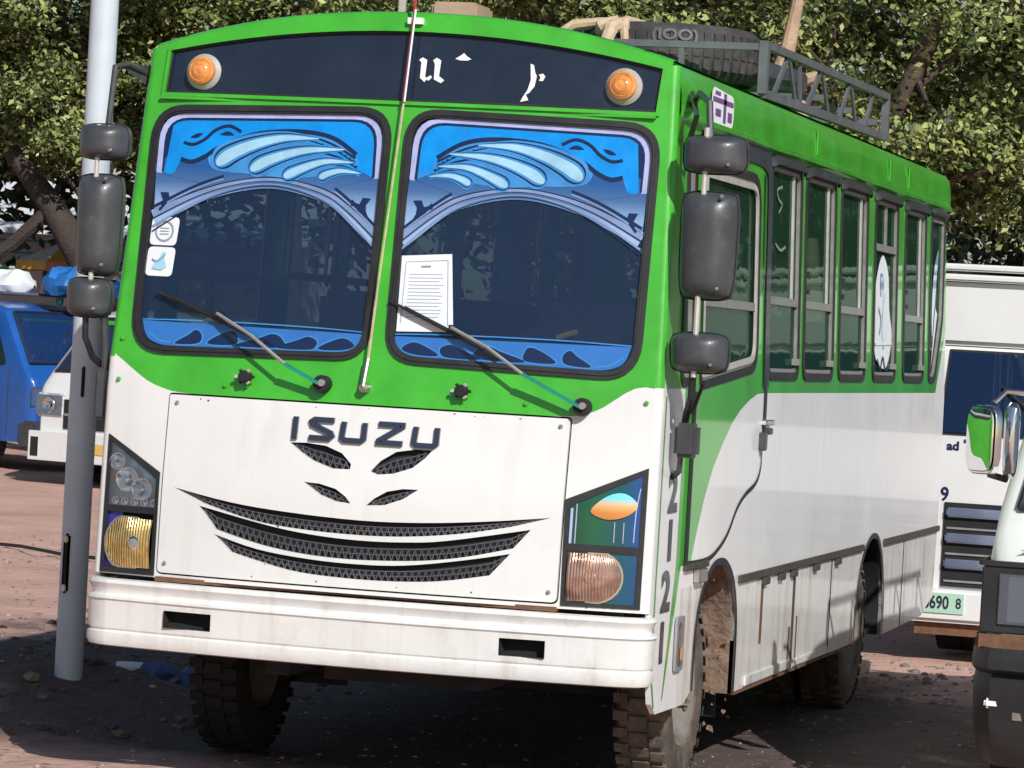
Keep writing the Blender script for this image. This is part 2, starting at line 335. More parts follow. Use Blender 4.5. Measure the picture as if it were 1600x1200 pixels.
def shade_patch(m):   # bus shade painted dark into the soil colour, with a ragged noise outline
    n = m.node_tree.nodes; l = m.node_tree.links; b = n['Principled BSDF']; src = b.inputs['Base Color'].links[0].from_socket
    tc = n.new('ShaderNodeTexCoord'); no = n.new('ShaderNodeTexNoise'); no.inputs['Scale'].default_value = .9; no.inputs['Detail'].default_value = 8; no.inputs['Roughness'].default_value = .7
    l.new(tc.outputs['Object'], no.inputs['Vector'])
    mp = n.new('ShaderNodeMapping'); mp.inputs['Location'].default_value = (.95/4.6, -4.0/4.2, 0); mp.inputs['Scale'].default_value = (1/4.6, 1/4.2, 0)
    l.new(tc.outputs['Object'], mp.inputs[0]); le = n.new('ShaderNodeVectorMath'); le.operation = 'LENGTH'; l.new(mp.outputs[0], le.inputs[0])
    m3 = n.new('ShaderNodeMapping'); m3.inputs['Location'].default_value = (-1.3/2.6, 2.0/2.6, 0); m3.inputs['Scale'].default_value = (1/2.6, 1/2.6, 0); l.new(tc.outputs['Object'], m3.inputs[0])  # second ellipse, painted dark to cut ground bounce onto the front tyre
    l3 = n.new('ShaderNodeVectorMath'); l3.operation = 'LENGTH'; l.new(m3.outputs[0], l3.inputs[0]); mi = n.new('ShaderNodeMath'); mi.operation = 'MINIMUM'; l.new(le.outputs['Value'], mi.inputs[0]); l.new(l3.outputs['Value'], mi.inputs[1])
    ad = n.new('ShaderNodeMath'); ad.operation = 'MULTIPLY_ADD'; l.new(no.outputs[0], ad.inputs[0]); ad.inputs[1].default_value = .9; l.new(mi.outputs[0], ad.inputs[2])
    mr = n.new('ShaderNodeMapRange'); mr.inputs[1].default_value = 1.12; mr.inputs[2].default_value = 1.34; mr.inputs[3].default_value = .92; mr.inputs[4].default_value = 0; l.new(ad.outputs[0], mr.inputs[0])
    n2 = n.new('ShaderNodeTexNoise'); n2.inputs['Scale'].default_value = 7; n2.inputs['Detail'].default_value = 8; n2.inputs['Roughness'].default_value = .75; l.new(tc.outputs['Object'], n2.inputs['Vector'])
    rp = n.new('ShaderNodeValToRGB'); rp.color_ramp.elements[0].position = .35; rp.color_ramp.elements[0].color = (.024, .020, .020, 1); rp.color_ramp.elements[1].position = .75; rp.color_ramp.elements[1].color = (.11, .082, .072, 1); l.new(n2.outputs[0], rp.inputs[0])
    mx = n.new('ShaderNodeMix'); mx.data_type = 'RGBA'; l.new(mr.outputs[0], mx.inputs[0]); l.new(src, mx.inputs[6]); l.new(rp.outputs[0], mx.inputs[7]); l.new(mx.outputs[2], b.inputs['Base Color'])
shade_patch(gmat)
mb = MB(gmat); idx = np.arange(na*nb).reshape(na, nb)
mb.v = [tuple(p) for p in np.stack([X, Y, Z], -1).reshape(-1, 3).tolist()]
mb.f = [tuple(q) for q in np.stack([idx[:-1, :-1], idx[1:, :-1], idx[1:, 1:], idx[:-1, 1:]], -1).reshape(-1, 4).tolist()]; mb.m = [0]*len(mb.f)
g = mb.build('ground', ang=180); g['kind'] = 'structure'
# stones, clods and litter crumbs
stone_m = mat('pebble_stone', (.30, .22, .19), .9, var=.4, vs=9, attr=True)
def rubble(name, N, area, smin, smax, label, seed):
    r = np.random.default_rng(seed); x = r.uniform(area[0], area[1], N); y = r.uniform(area[2], area[3], N); z = ground_z(x, y)
    s = smin*(smax/smin)**(r.random(N)**2.2)
    bm = bmesh.new(); bmesh.ops.create_icosphere(bm, subdivisions=1, radius=1); base = np.array([v.co[:] for v in bm.verts]); F = np.array([[v.index for v in f.verts] for f in bm.faces]); bm.free()
    V = base[None]*s[:, None, None]*r.uniform(.72, 1.12, (N, 12, 1))*np.array([1, .8, .5]); a = r.uniform(0, 6.28, N)
    ca, sa = np.cos(a)[:, None], np.sin(a)[:, None]; V = np.stack([V[..., 0]*ca-V[..., 1]*sa, V[..., 0]*sa+V[..., 1]*ca, V[..., 2]], -1)
    V += np.stack([x, y, z+s*.15], -1)[:, None]
    pass
    me = bpy.data.meshes.new(name); me.from_pydata(V.reshape(-1, 3).tolist(), [], (F[None]+12*np.arange(N)[:, None, None]).reshape(-1, 3).tolist())
    t = r.uniform(.05, .22, N) if 'shade' in label else r.uniform(.16, .45, N); pal = np.stack([t, t*r.uniform(.68, .98, N), t*r.uniform(.6, .95, N), np.ones(N)], -1)  # rubble lying in shade gets a darker tint, shade put into the stone colour
    at = me.color_attributes.new('tint', 'FLOAT_COLOR', 'POINT'); at.data.foreach_set('color', np.repeat(pal, 12, 0).ravel())
    me.materials.append(stone_m); o = bpy.data.objects.new(name, me); C.objects.link(o); o['kind'] = 'stuff'; tag(o, label, 'gravel'); return o
rubble('gravel', 9000, (-9, 5, -2, 13), .004, .022, 'small pebbles and dirt clods scattered over the brown ground', 1)
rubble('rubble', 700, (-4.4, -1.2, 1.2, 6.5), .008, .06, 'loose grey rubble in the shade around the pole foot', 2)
rubble('rubble', 300, (.9, 2.6, 5.8, 8.5), .012, .05, 'pale stone chips on sunlit dirt behind the bus rear wheel', 3)

def litter(name, N, area, seed, cols, smax, label):
    r = np.random.default_rng(seed); x = r.uniform(area[0], area[1], N); y = r.uniform(area[2], area[3], N); z = ground_z(x, y)+.012; a = r.uniform(0, 6.28, N); sz = r.uniform(.3, 1, N)**2*smax
    q = np.array([(-1, -.4, 0), (.2, -.6, .25), (1, .1, 0), (-.1, .5, .2)])[None]*sz[:, None, None]*r.uniform(.6, 1.3, (N, 4, 1)); ca, sa = np.cos(a)[:, None], np.sin(a)[:, None]
    V = np.stack([q[..., 0]*ca-q[..., 1]*sa, q[..., 0]*sa+q[..., 1]*ca, q[..., 2]], -1)+np.stack([x, y, z], -1)[:, None]
    me = bpy.data.meshes.new(name); me.from_pydata(V.reshape(-1, 3).tolist(), [], (np.arange(4)[None]+4*np.arange(N)[:, None]).tolist())
    c = np.array(cols)[r.integers(len(cols), size=N)]; c = np.concatenate([c*r.uniform(.7, 1.1, (N, 1)), np.ones((N, 1))], 1); at = me.color_attributes.new('tint', 'FLOAT_COLOR', 'POINT'); at.data.foreach_set('color', np.repeat(c, 4, 0).ravel())
    me.materials.append(stone_m); o = bpy.data.objects.new(name, me); C.objects.link(o); o['kind'] = 'stuff'; tag(o, label, 'litter')
litter('litter', 150, (-9, 3.5, -1, 14), 4, ((.6, .6, .6), (.5, .45, .35), (.1, .2, .45), (.55, .5, .45), (.2, .3, .2)), .05, 'scraps of paper and plastic strewn over the dirt')
litter('leaf_litter', 2600, (-9, 4, -1, 14), 5, ((.30, .2, .1), (.22, .14, .08), (.36, .28, .15)), .028, 'dry brown leaves scattered over the ground')
# ================================================================== BUS (front at y=0, rear at y=7.6, x to the right of the picture)
BUS = empty('bus', 'old green and white minibus with blue painted windscreen film and grey roof rack', 'bus')
def W(z): return 1.15-max(0, z-1.65)*.035
def smooth_line_(P, n): return smooth_line(P, n)
def FY(x, z):
    b = .03+max(0, z-.8)*.04 if z < 1.65 else .064+(z-1.65)*.14
    c = .12 if z < 1.2 else (.12-(z-1.2)*.14 if z < 1.7 else .05)
    return b-c*(1-(x/1.12)**2)
def FM(off=0): return lambda x, z: (x, FY(x, z)-off, z)
def SMp(sg, off=0): return lambda y, z: (sg*(W(z)+off), y, z)
RC = .03
def zr(x): return 2.945+.165*(1-min(1, abs(x)/1.1)**2.2)
def yc(z): return FY(W(z)-RC, z)+RC
zs = [.82, 1.2, 1.65, 2.0, 2.4, 2.7, 2.95]
topx = [(-1.075+2.15*i/24) for i in range(25)]
f_out = [(-(W(z)-RC), z) for z in zs[:-1]]+[(x, zr(x)) for x in topx]+[((W(z)-RC), z) for z in reversed(zs[:-1])]
GW = [(-1.17, 1.722), (-1.12, 1.705), (-1.056, 1.660), (-.96, 1.595), (-.85, 1.562), (-.7, 1.557), (-.3, 1.557), (.052, 1.557), (.5, 1.557), (.795, 1.560), (.87, 1.575), (.93, 1.605), (.999, 1.662), (1.058, 1.694), (1.12, 1.688), (1.17, 1.676)]
def gwz0(x):
    for a, b in zip(GW, GW[1:]):
        if a[0] <= x <= b[0]: return a[1]+(b[1]-a[1])*(x-a[0])/(b[0]-a[0])
    return 1.7
def gwz(x): return sum(gwz0(max(-1.169, min(1.169, x+d))) for d in (-.03, -.015, 0, .015, .03))/5
WSR = rpoly([(.037, 1.735), (.032, 2.735), (1.052, 2.712), (1.048, 1.715)], [.13, .14, .14, .15], 7)
WSL = [(-x, z) for x, z in WSR][::-1]
SIGN = [(-1.022, 2.765), (-1.011, 2.938), (-.784, 2.988), (-.509, 3.022), (-.25, 3.043), (.003, 3.05), (.28, 3.043), (.556, 3.022), (.816, 2.981), (1.05, 2.927), (1.031, 2.756)]
SIGN = [SIGN[0]]+[(x, 3.05-.112*(x/1.04)**2) for x in np.linspace(-1.012, 1.045, 25)]+[(1.031, 2.757)]
HL = [(-1.112, 1.372), (-.874, 1.236), (-.870, .830), (-1.112, .828)]
HR = [(.812, 1.240), (1.112, 1.374), (1.112, .838), (.818, .836)]
HOOD = rpoly([(-.855, 1.552), (-.853, .842), (.797, .842), (.800, 1.552)], [.01, .02, .02, .01], 3)
HOODH = inset(HOOD, -.007)
mb = MB('green', 'white')
sheet(mb, f_out, [WSR, WSL, SIGN, HL, HR, HOODH], FM(), lambda x, z: 0 if z > gwz(x) else 1, [[(x, gwz(x)) for x in np.linspace(-1.118, 1.118, 60)]], .07, .02)
# corner posts between front and sides
for sg in (-1, 1):
    zz = sorted(set(list(np.linspace(.82, 1.69, 8))+list(np.linspace(1.69, 2.95, 12)))); P = []
    for z in zz:
        w_ = W(z)-RC; y0 = FY(w_, z)
        P.append([(sg*(w_+RC*math.sin(t)), y0+RC*(1-math.cos(t)), z) for t in np.linspace(0, math.pi/2, 6)])
    mb.grid(P, lambda i, j: 0 if zz[i] > 1.685 else 1)
# roof nose
P = []
for x in topx:
    z = zr(x); y = FY(x, z); P.append([(x, y, z), (x, y+.008, z+.010), (x, y+.03, z+.018), (x, y+.09, z+.022)])
mb.grid(P, 0)
mb.build('front_panel', BUS)
# raised lips round the front
mb = MB('green')
for P_ in (SIGN,):
    Q = inset(P_, -.010); sheet(mb, Q, [inset(P_, .004)], FM(.012), 0, (), .1, .02)
mb.bar((-1.03, FY(1, 2.745)-.012, 2.748), (1.03, FY(1, 2.745)-.012, 2.742), .02, .012)
mb.build('sign_surround', BUS)
# backing behind hood and headlamps
mb = MB('dark'); sheet(mb, [(-1.1, .83), (-1.1, 1.6), (1.1, 1.6), (1.1, .83)], [], FM(-.05), 0, (), .12); mb.build('front_backing', BUS)
mb = MB('board', 'rubber'); sheet(mb, inset(SIGN, .002), [], FM(-.012), 0, (), .12)
sheet(mb, inset(SIGN, .001), [inset(SIGN, .014)], FM(-.004), 1, (), .12)
SG = mb.build('sign_board', BUS, label='dark navy destination board with traces of white lettering')
def flat(mb, poly, off, m=0, sp=.15, th=0): sheet(mb, poly, [], FM(off), m, (), sp, th)
for q in ([(.052, 2.935), (.066, 2.945), (.085, 2.935), (.083, 2.868), (.092, 2.86), (.082, 2.846), (.062, 2.862), (.062, 2.925)],
          [(.083, 2.862), (.098, 2.852), (.112, 2.866), (.105, 2.874), (.092, 2.866)],
          [(.110, 2.935), (.124, 2.945), (.143, 2.935), (.140, 2.872), (.163, 2.856), (.150, 2.844), (.120, 2.858), (.118, 2.92)],
          [(.200, 2.944), (.222, 2.958), (.234, 2.968), (.246, 2.956), (.266, 2.944), (.250, 2.938), (.220, 2.938)],
          [(.508, 2.935), (.522, 2.930), (.530, 2.90), (.538, 2.886), (.532, 2.845), (.512, 2.818), (.500, 2.812), (.512, 2.79), (.480, 2.782), (.488, 2.80), (.505, 2.83), (.515, 2.87)],
          [(.545, 2.893), (.562, 2.897), (.572, 2.886), (.564, 2.868), (.548, 2.868), (.553, 2.882)]):
    mb = MB('lettw'); flat(mb, q, -.009); mb.build('lettering', SG)
# marker lamps on the sign board
for x in (-.872, .878):
    z = 2.857; y = FY(x, z); mb = MB('lgrey', 'amber', 'steel')
    n = (0, -1, .1)
    mb.lathe([(.001, -.01), (.072, -.01), (.074, .008), (.062, .022), (.056, .03)], (x+.012, y+.012, z), n, 28, 0)
    mb.lathe([(.058, .026), (.056, .042), (.045, .052), (.042, .049), (.040, .052), (.022, .06), (.02, .058), (0.0001, .062)], (x+.012, y+.012, z), n, 28, 1)
    mb.build('marker_lamp', BUS)
# --- windscreens with painted film
def art(sg, glass):
    fm = lambda k: (lambda x, z: (sg*x, FY(sg*x, z)+.001-k*.0004, z))
    mb = MB('blue', 'lilac', 'navy', 'mblue', 'cyan', 'grad', 'dblue', 'archc')
    s_ = lambda P, m, k, sp=.06: sheet(mb, P, [], fm(k), m, (), sp)
    arch = smooth_line([(.052, 2.21), (.178, 2.315), (.293, 2.383), (.484, 2.424), (.654, 2.408), (.826, 2.353), (1.012, 2.258)], 5)
    s_([(.062, 2.48)]+[(max(x, .056), z+.012) for x, z in arch]+[(1.026, 2.48), (1.0, 2.53), (.08, 2.53)], 5, 0)
    OUT = rpoly([(.062, 2.452), (.064, 2.706), (1.025, 2.685), (1.022, 2.44)], [.01, .12, .12, .01], 6)
    IN1 = rpoly([(.082, 2.452), (.090, 2.688), (1.001, 2.666), (.998, 2.44)], [.01, .10, .10, .01], 6)
    IN2 = rpoly([(.094, 2.456), (.101, 2.677), (.990, 2.655), (.986, 2.44)], [.01, .095, .09, .01], 6)
    sheet(mb, OUT, [], fm(1), 1, (), .06); s_(IN1, 2, 2)
    BL = IN2[6:18]+[(.986, 2.443), (.962, 2.436), (.94, 2.445), (.92, 2.491), (.905, 2.495), (.869, 2.490), (.81, 2.515), (.759, 2.535), (.72, 2.52), (.687, 2.50), (.53, 2.48), (.367, 2.49), (.202, 2.493), (.122, 2.470), (.097, 2.458)]
    # shade under the blue band, covering the navy inset
    s_([(.094, 2.50)]+[(x, z) for x, z in smooth_line([(.094, 2.45), (.3, 2.40), (.5, 2.43), (.75, 2.40), (.99, 2.435)], 4)]+[(.99, 2.50), (.8, 2.56), (.5, 2.55), (.2, 2.53)], 5, 3)
    s_(BL, 0, 4)
    L1 = [(.167, 2.545), (.271, 2.607), (.399, 2.628), (.562, 2.619), (.677, 2.588), (.768, 2.545), (.811, 2.515), (.869, 2.490), (.919, 2.499)]
    s_(smooth_line([(.155, 2.50), (.2, 2.56), (.271, 2.603), (.399, 2.624), (.562, 2.615), (.677, 2.584), (.768, 2.54), (.80, 2.51), (.76, 2.46), (.60, 2.45), (.45, 2.44), (.3, 2.455)], 4, True), 3, 5)
    strip(mb, L1, .018, fm(6), 2)
    for P_ in ([(.17, 2.513), (.276, 2.568), (.403, 2.598), (.518, 2.588), (.6, 2.56)], [(.16, 2.493), (.246, 2.532), (.343, 2.548), (.443, 2.535), (.52, 2.51)], [(.145, 2.472), (.225, 2.497), (.3, 2.497), (.35, 2.48)], [(.17, 2.53), (.28, 2.585), (.40, 2.612), (.55, 2.603)]):
        strip(mb, P_, lambda t: .011*(1-.7*t), fm(6), 2); strip(mb, [(a, b-.012) for a, b in P_], lambda t: .007*(1-.6*t), fm(6), 0)
    for P_, wd in (([(.33, 2.602), (.475, 2.600), (.599, 2.571), (.699, 2.528), (.754, 2.487)], .075), ([(.215, 2.563), (.358, 2.556), (.457, 2.536), (.549, 2.502), (.604, 2.469)], .062),
                   ([(.175, 2.512), (.281, 2.513), (.347, 2.497), (.415, 2.469), (.458, 2.447)], .05), ([(.140, 2.470), (.219, 2.477), (.269, 2.467), (.307, 2.449)], .036)):
        a, b = Vector(P_[-2]), Vector(P_[-1]); d = (b-a).normalized()
        for g_, k, m in ((1.75, 7, 3), (1.32, 8, 2), (1.05, 9, 3), (.72, 10, 4)):
            strip(mb, P_[:-1]+[tuple(b+d*(.010*g_))], lambda t, g_=g_: wd*g_*(t**.8)*math.sqrt(max(0, 1-max(0, (t-.86)/.14)**2))+.0025*g_*(1-t), fm(k), m, 14)
    for P_ in ([(.666, 2.618), (.72, 2.640), (.777, 2.622), (.821, 2.583), (.87, 2.560), (.913, 2.567)],):
        strip(mb, P_, .030, fm(7), 0); strip(mb, P_, .014, fm(8), 2)
    for P_ in ([(.695, 2.603), (.723, 2.610), (.757, 2.604)], [(.832, 2.607), (.859, 2.596), (.886, 2.588)]):
        strip(mb, P_, lambda t: .016*math.sin(math.pi*t)+.001, fm(8), 2)
    wid = lambda t: .055+.045*abs(2*t-1)
    strip(mb, arch, .062, fm(2), 5, 1)
    for dz0, wd, m, k in ((0.004, .026, 7, 6), (-.001, .005, 2, 8), (.014, .006, 2, 8), (-.013, .008, 7, 7), (-.020, .005, 2, 8)):
        strip(mb, [(x, z+dz0*(1+1.8*abs((x-.53)/.48)**2)+.0) for x, z in arch], lambda t, wd=wd: wd*(.55+.6*abs(2*t-1)), fm(k), m, 1)
    for s2 in (0, 1):
        q = arch[:9] if s2 == 0 else arch[-9:]
        strip(mb, [(x, z+.047) for x, z in q], lambda t: .010, fm(8), 2, 1); strip(mb, [(x, z+.034) for x, z in q], .007, fm(9), 7, 1)
    s_([(.090, 2.293), (.112, 2.30), (.135, 2.318), (.171, 2.342), (.166, 2.366), (.150, 2.352), (.134, 2.348), (.122, 2.374), (.088, 2.372), (.106, 2.345), (.104, 2.32)], 2, 9)
    s_([(.918, 2.350), (.950, 2.330), (.985, 2.285), (.994, 2.290), (.975, 2.325), (.992, 2.362), (.956, 2.362), (.950, 2.340), (.925, 2.357)], 2, 9)
    # lower band of waves
    low = rpoly([(.066, 1.834), (.075, 1.78), (.14, 1.757), (.92, 1.745), (.99, 1.77), (1.012, 1.842)], [.005, .05, .03, .05, .05, .005], 4)
    s_(low, 6, 1)
    strip(mb, [(.066, 1.842), (.3, 1.85), (.7, 1.853), (1.012, 1.846)], .005, fm(2), 3)
    for P_ in ([(.10, 1.782), (.118, 1.805), (.163, 1.812), (.25, 1.768), (.16, 1.765)], [(.262, 1.770), (.256, 1.797), (.293, 1.812), (.335, 1.797), (.42, 1.762), (.3, 1.760)], [(.402, 1.764), (.407, 1.802), (.446, 1.815), (.496, 1.797), (.60, 1.760)],
               [(.590, 1.772), (.606, 1.817), (.655, 1.808), (.722, 1.765), (.643, 1.760)], [(.753, 1.765), (.747, 1.795), (.773, 1.815), (.807, 1.792), (.862, 1.757), (.80, 1.755)]):
        Q = smooth_line(P_, 4, True); s_(inset(Q, -.005), 3, 2); s_(Q, 2, 3)
    strip(mb, [(.88, 1.760), (.93, 1.765), (.985, 1.80)], .006, fm(3), 3)
    mb.build('window_film', glass)
for sg, WS in ((1, WSR), (-1, WSL)):
    mb = MB('wsglass'); sheet(mb, inset(WS, .012), [], FM(-.006), 0, (), .1)
    gl = mb.build('windscreen', BUS)
    mb = MB('rubber'); o1 = inset(WS, -.006); i1 = inset(WS, .026)
    sheet(mb, o1, [i1], FM(.012), 0, (), .07, .022)
    sheet(mb, inset(WS, .008), [inset(WS, .018)], FM(.017), 0, (), .07, .006)
    mb.build('gasket', gl)
    art(sg, gl)
    if sg < 0:   # two stickers
        for (z0, z1, x0) in ((2.147, 2.262, -1.02), (2.022, 2.140, -1.025)):
            mb = MB('paper', 'ink', 'cyan'); q = rpoly([(x0, z0), (x0+.004, z1), (x0+.125, z1), (x0+.118, z0)], .02, 3)
            sheet(mb, q, [], FM(-.003), 0); xc, zc = x0+.062, (z0+z1)/2
            if z0 > 2.1:
                strip(mb, [(xc+.038*math.cos(t), zc+.04*math.sin(t)) for t in np.linspace(0, 6.28, 14)], .008, FM(-.001), 1, 1)
                for k in range(3): strip(mb, [(xc-.02, zc-.012+.012*k), (xc+.02, zc-.012+.012*k)], .004, FM(-.001), 1, 1)
            else:
                flat(mb, [(xc-.035, zc-.03), (xc-.02, zc+.005), (xc-.005, zc+.012), (xc+.008, zc+.04), (xc+.024, zc+.035), (xc+.018, zc+.01), (xc+.03, zc-.02), (xc+.01, zc-.035)], .001, 2)
                strip(mb, [(xc-.035, zc+.01), (xc-.01, zc+.0), (xc+.02, zc+.03)], .005, FM(.003), 1, 2)
            mb.build('sticker', gl)
    else:
        mb = MB('paper', 'ink'); sheet(mb, [(.068, 1.853), (.062, 2.152), (.266, 2.168), (.300, 1.862)], [], FM(-.002), 0, (), .1)
        q = [(.082, 1.885), (.082, 2.128), (.252, 2.142), (.275, 1.885)]; strip(mb, q[:3], .003, FM(-.001), 1, 1); strip(mb, q[2:], .003, FM(-.001), 1, 1)
        strip(mb, [(.145, 2.112), (.185, 2.115)], .008, FM(-.001), 1, 1)
        for k in range(13): strip(mb, [(.10, 2.08-k*.014), (.245-random.random()*.03, 2.085-k*.014)], .0022, FM(-.001), 1, 1)
        mb.build('paper_notice', gl)
# --- hood panel with vents and grille
V1 = [(-.318, 1.393), (-.248, 1.396), (-.167, 1.389), (-.097, 1.364), (-.055, 1.324), (-.058, 1.303), (-.130, 1.302), (-.213, 1.327), (-.270, 1.358)]
V2 = [(.268, 1.397), (.201, 1.397), (.124, 1.383), (.064, 1.344), (.026, 1.300), (.057, 1.290), (.121, 1.298), (.196, 1.325), (.243, 1.366)]
V3 = [(-.243, 1.243), (-.176, 1.240), (-.107, 1.224), (-.064, 1.197), (-.041, 1.171), (-.102, 1.175), (-.170, 1.197)]
V4 = [(.228, 1.242), (.166, 1.241), (.103, 1.227), (.054, 1.197), (.022, 1.168), (.095, 1.173), (.171, 1.202)]
def arcz(pts, n=10): return smooth_line(pts, n)
G1 = smooth_line([(-.802, 1.184), (-.55, 1.142), (-.30, 1.120), (.0, 1.108), (.25, 1.115), (.5, 1.136), (.758, 1.167)], 4)+smooth_line([(.607, 1.123), (.409, 1.083), (.2, 1.058), (-.001, 1.050), (-.25, 1.057), (-.45, 1.078), (-.66, 1.128)], 4)
G2 = smooth_line([(-.685, 1.119), (-.378, 1.062), (-.19, 1.039), (.001, 1.030), (.19, 1.035), (.361, 1.053), (.682, 1.116)], 4)+smooth_line([(.618, 1.040), (.43, .994), (.25, .967), (.006, .954), (-.2, .959), (-.4, .983), (-.605, 1.030)], 4)
G3 = smooth_line([(-.610, 1.012), (-.42, .966), (-.2, .943), (.007, .937), (.2, .946), (.42, .980), (.608, 1.018)], 4)+smooth_line([(.533, .930), (.33, .893), (.116, .879), (-.09, .880), (-.283, .894), (-.530, .945)], 4)
mb = MB('white'); sheet(mb, HOOD, [V1, V2, V3, V4, G1, G2, G3], FM(.004), 0, (), .06, .022); HD = mb.build('hood_panel', BUS)
def zspan(P, x):
    r = []
    for i in range(len(P)):
        (a, b), (c, d) = P[i-1], P[i]
        if (a > x) != (c > x): r.append(b+(d-b)*(x-a)/(c-a))
    return (min(r), max(r)) if len(r) > 1 else None
for P_, nm in ((V1, 'hood_vent'), (V2, 'hood_vent'), (V3, 'hood_vent'), (V4, 'hood_vent'), (G1, 'grille_slot'), (G2, 'grille_slot'), (G3, 'grille_slot')):
    mb = MB('dark', 'mesh')
    sheet(mb, inset(P_, -.006), [], FM(-.028), 0, (), .06)
    x = min(p[0] for p in P_)+.01; k = 0; st = .0135
    while x < max(p[0] for p in P_)-.01:
        s_ = zspan(P_, x); s2 = zspan(P_, x+st)
        if s_ and s2:
            h0 = s_[0]+(s_[1]-s_[0])*0; hh = (s_[1]-s_[0])*(.62 if nm == 'grille_slot' else .6)
            a = (x, FY(x, h0)+.012, h0-.004); b = (x+st*.9, FY(x, h0)+.018, s2[0]+hh)
            if k % 2: a, b = (x, a[1], s_[0]+hh), (x+st*.9, b[1], s2[0]-.004)
            mb.bar(a, b, .004, .003, 1)
        x += st; k += 1
    for fr in (.3, .62):
        q = [(x, zspan(P_, x)) for x in np.linspace(min(p[0] for p in P_)+.02, max(p[0] for p in P_)-.02, 24)]
        q = [(x, s_[0]+(s_[1]-s_[0])*fr) for x, s_ in q if s_]
        strip(mb, q, .004, FM(-.011), 1, 1)
    mb.build(nm, BUS)
# maker's letters
def stroke_letter(name, strokes, x0, z1, w_=.088, h=.072):
    mb = MB('badge')
    for st in strokes:
        Q = [(x0+a*w_, z1-h*(1-b)) for a, b in st]
        for k, (off0, off1) in enumerate(((.004, .018),)):
            L = len(Q); nn = []
            for i in range(L):
                d1 = (Vector(Q[i])-Vector(Q[max(0, i-1)])); d2 = (Vector(Q[min(L-1, i+1)])-Vector(Q[i]))
                if d1.length < 1e-9: d1 = d2
                if d2.length < 1e-9: d2 = d1
                n1 = Vector((-d1.y, d1.x)).normalized(); n2 = Vector((-d2.y, d2.x)).normalized(); b_ = (n1+n2).normalized(); nn.append(b_/max(.45, b_.dot(n1)))
            hw = .0105
            for i in range(L-1):
                q = [Vector(Q[i])+nn[i]*hw, Vector(Q[i+1])+nn[i+1]*hw, Vector(Q[i+1])-nn[i+1]*hw, Vector(Q[i])-nn[i]*hw]
                vs = [FM(off0)(*p) for p in q]+[FM(off1)(*p) for p in q]
                fs = [(4, 5, 6, 7), (0, 4, 7, 3), (1, 2, 6, 5), (0, 1, 5, 4), (3, 7, 6, 2)]; mb.add(vs, fs)
    mb.build(name, HD)
Sx = [[(1, 1), (.18, 1), (.05, .88), (.1, .72), (.9, .30), (.96, .14), (.85, 0), (0, 0)]]
Ux = [[(.05, 1), (.0, .12), (.12, 0), (.88, 0), (1, .12), (1.0, 1)]]
Zx = [[(0, 1), (.95, 1), (.95, .92), (.05, .1), (.05, 0), (1, 0)]]
stroke_letter('letter', [[(0, 1.12), (0, -.12)]], -.300, 1.488)
stroke_letter('letter', Sx, -.238, 1.490, .098); stroke_letter('letter', Ux, -.102, 1.488, .090)
stroke_letter('letter', Zx, .045, 1.488, .102); stroke_letter('letter', Ux, .193, 1.486, .090)
for x, z in ((-.82, 1.52), (.765, 1.52), (-.82, .88), (.765, .88), (-1.09, 1.60), (1.09, 1.63), (-1.09, 1.765), (-.62, 1.60), (.62, 1.60)):
    mb = MB('steel' if z < 1.56 else 'green'); mb.lathe([(.0001, .009), (.007, .008), (.010, .002)], (x, FY(x, z)-.004, z), (0, -1, 0), 8); mb.build('screw', BUS)
mb = MB('rust', 'seam'); r_ = random.Random(11)
for k in range(34):
    x = r_.choice((r_.uniform(-.84, .78), r_.uniform(.83, 1.1), r_.uniform(-1.1, -.88))); z = r_.choice((.846+.012*r_.random(), .85+.6*r_.random()**3, 1.545-.01*r_.random())); q = r_.uniform(.0015, .005)
    if -.86 > x or x > .8: z = .83+.004
    sheet(mb, [(x+q*r_.uniform(.6, 1.8)*math.cos(a), z+q*r_.uniform(.5, 1.4)*math.sin(a)) for a in np.linspace(0, 6.28, 7)[:-1]], [], FM(.0052), k % 2, (), .1)
mb.build('paint_chip', BUS, kind='stuff')
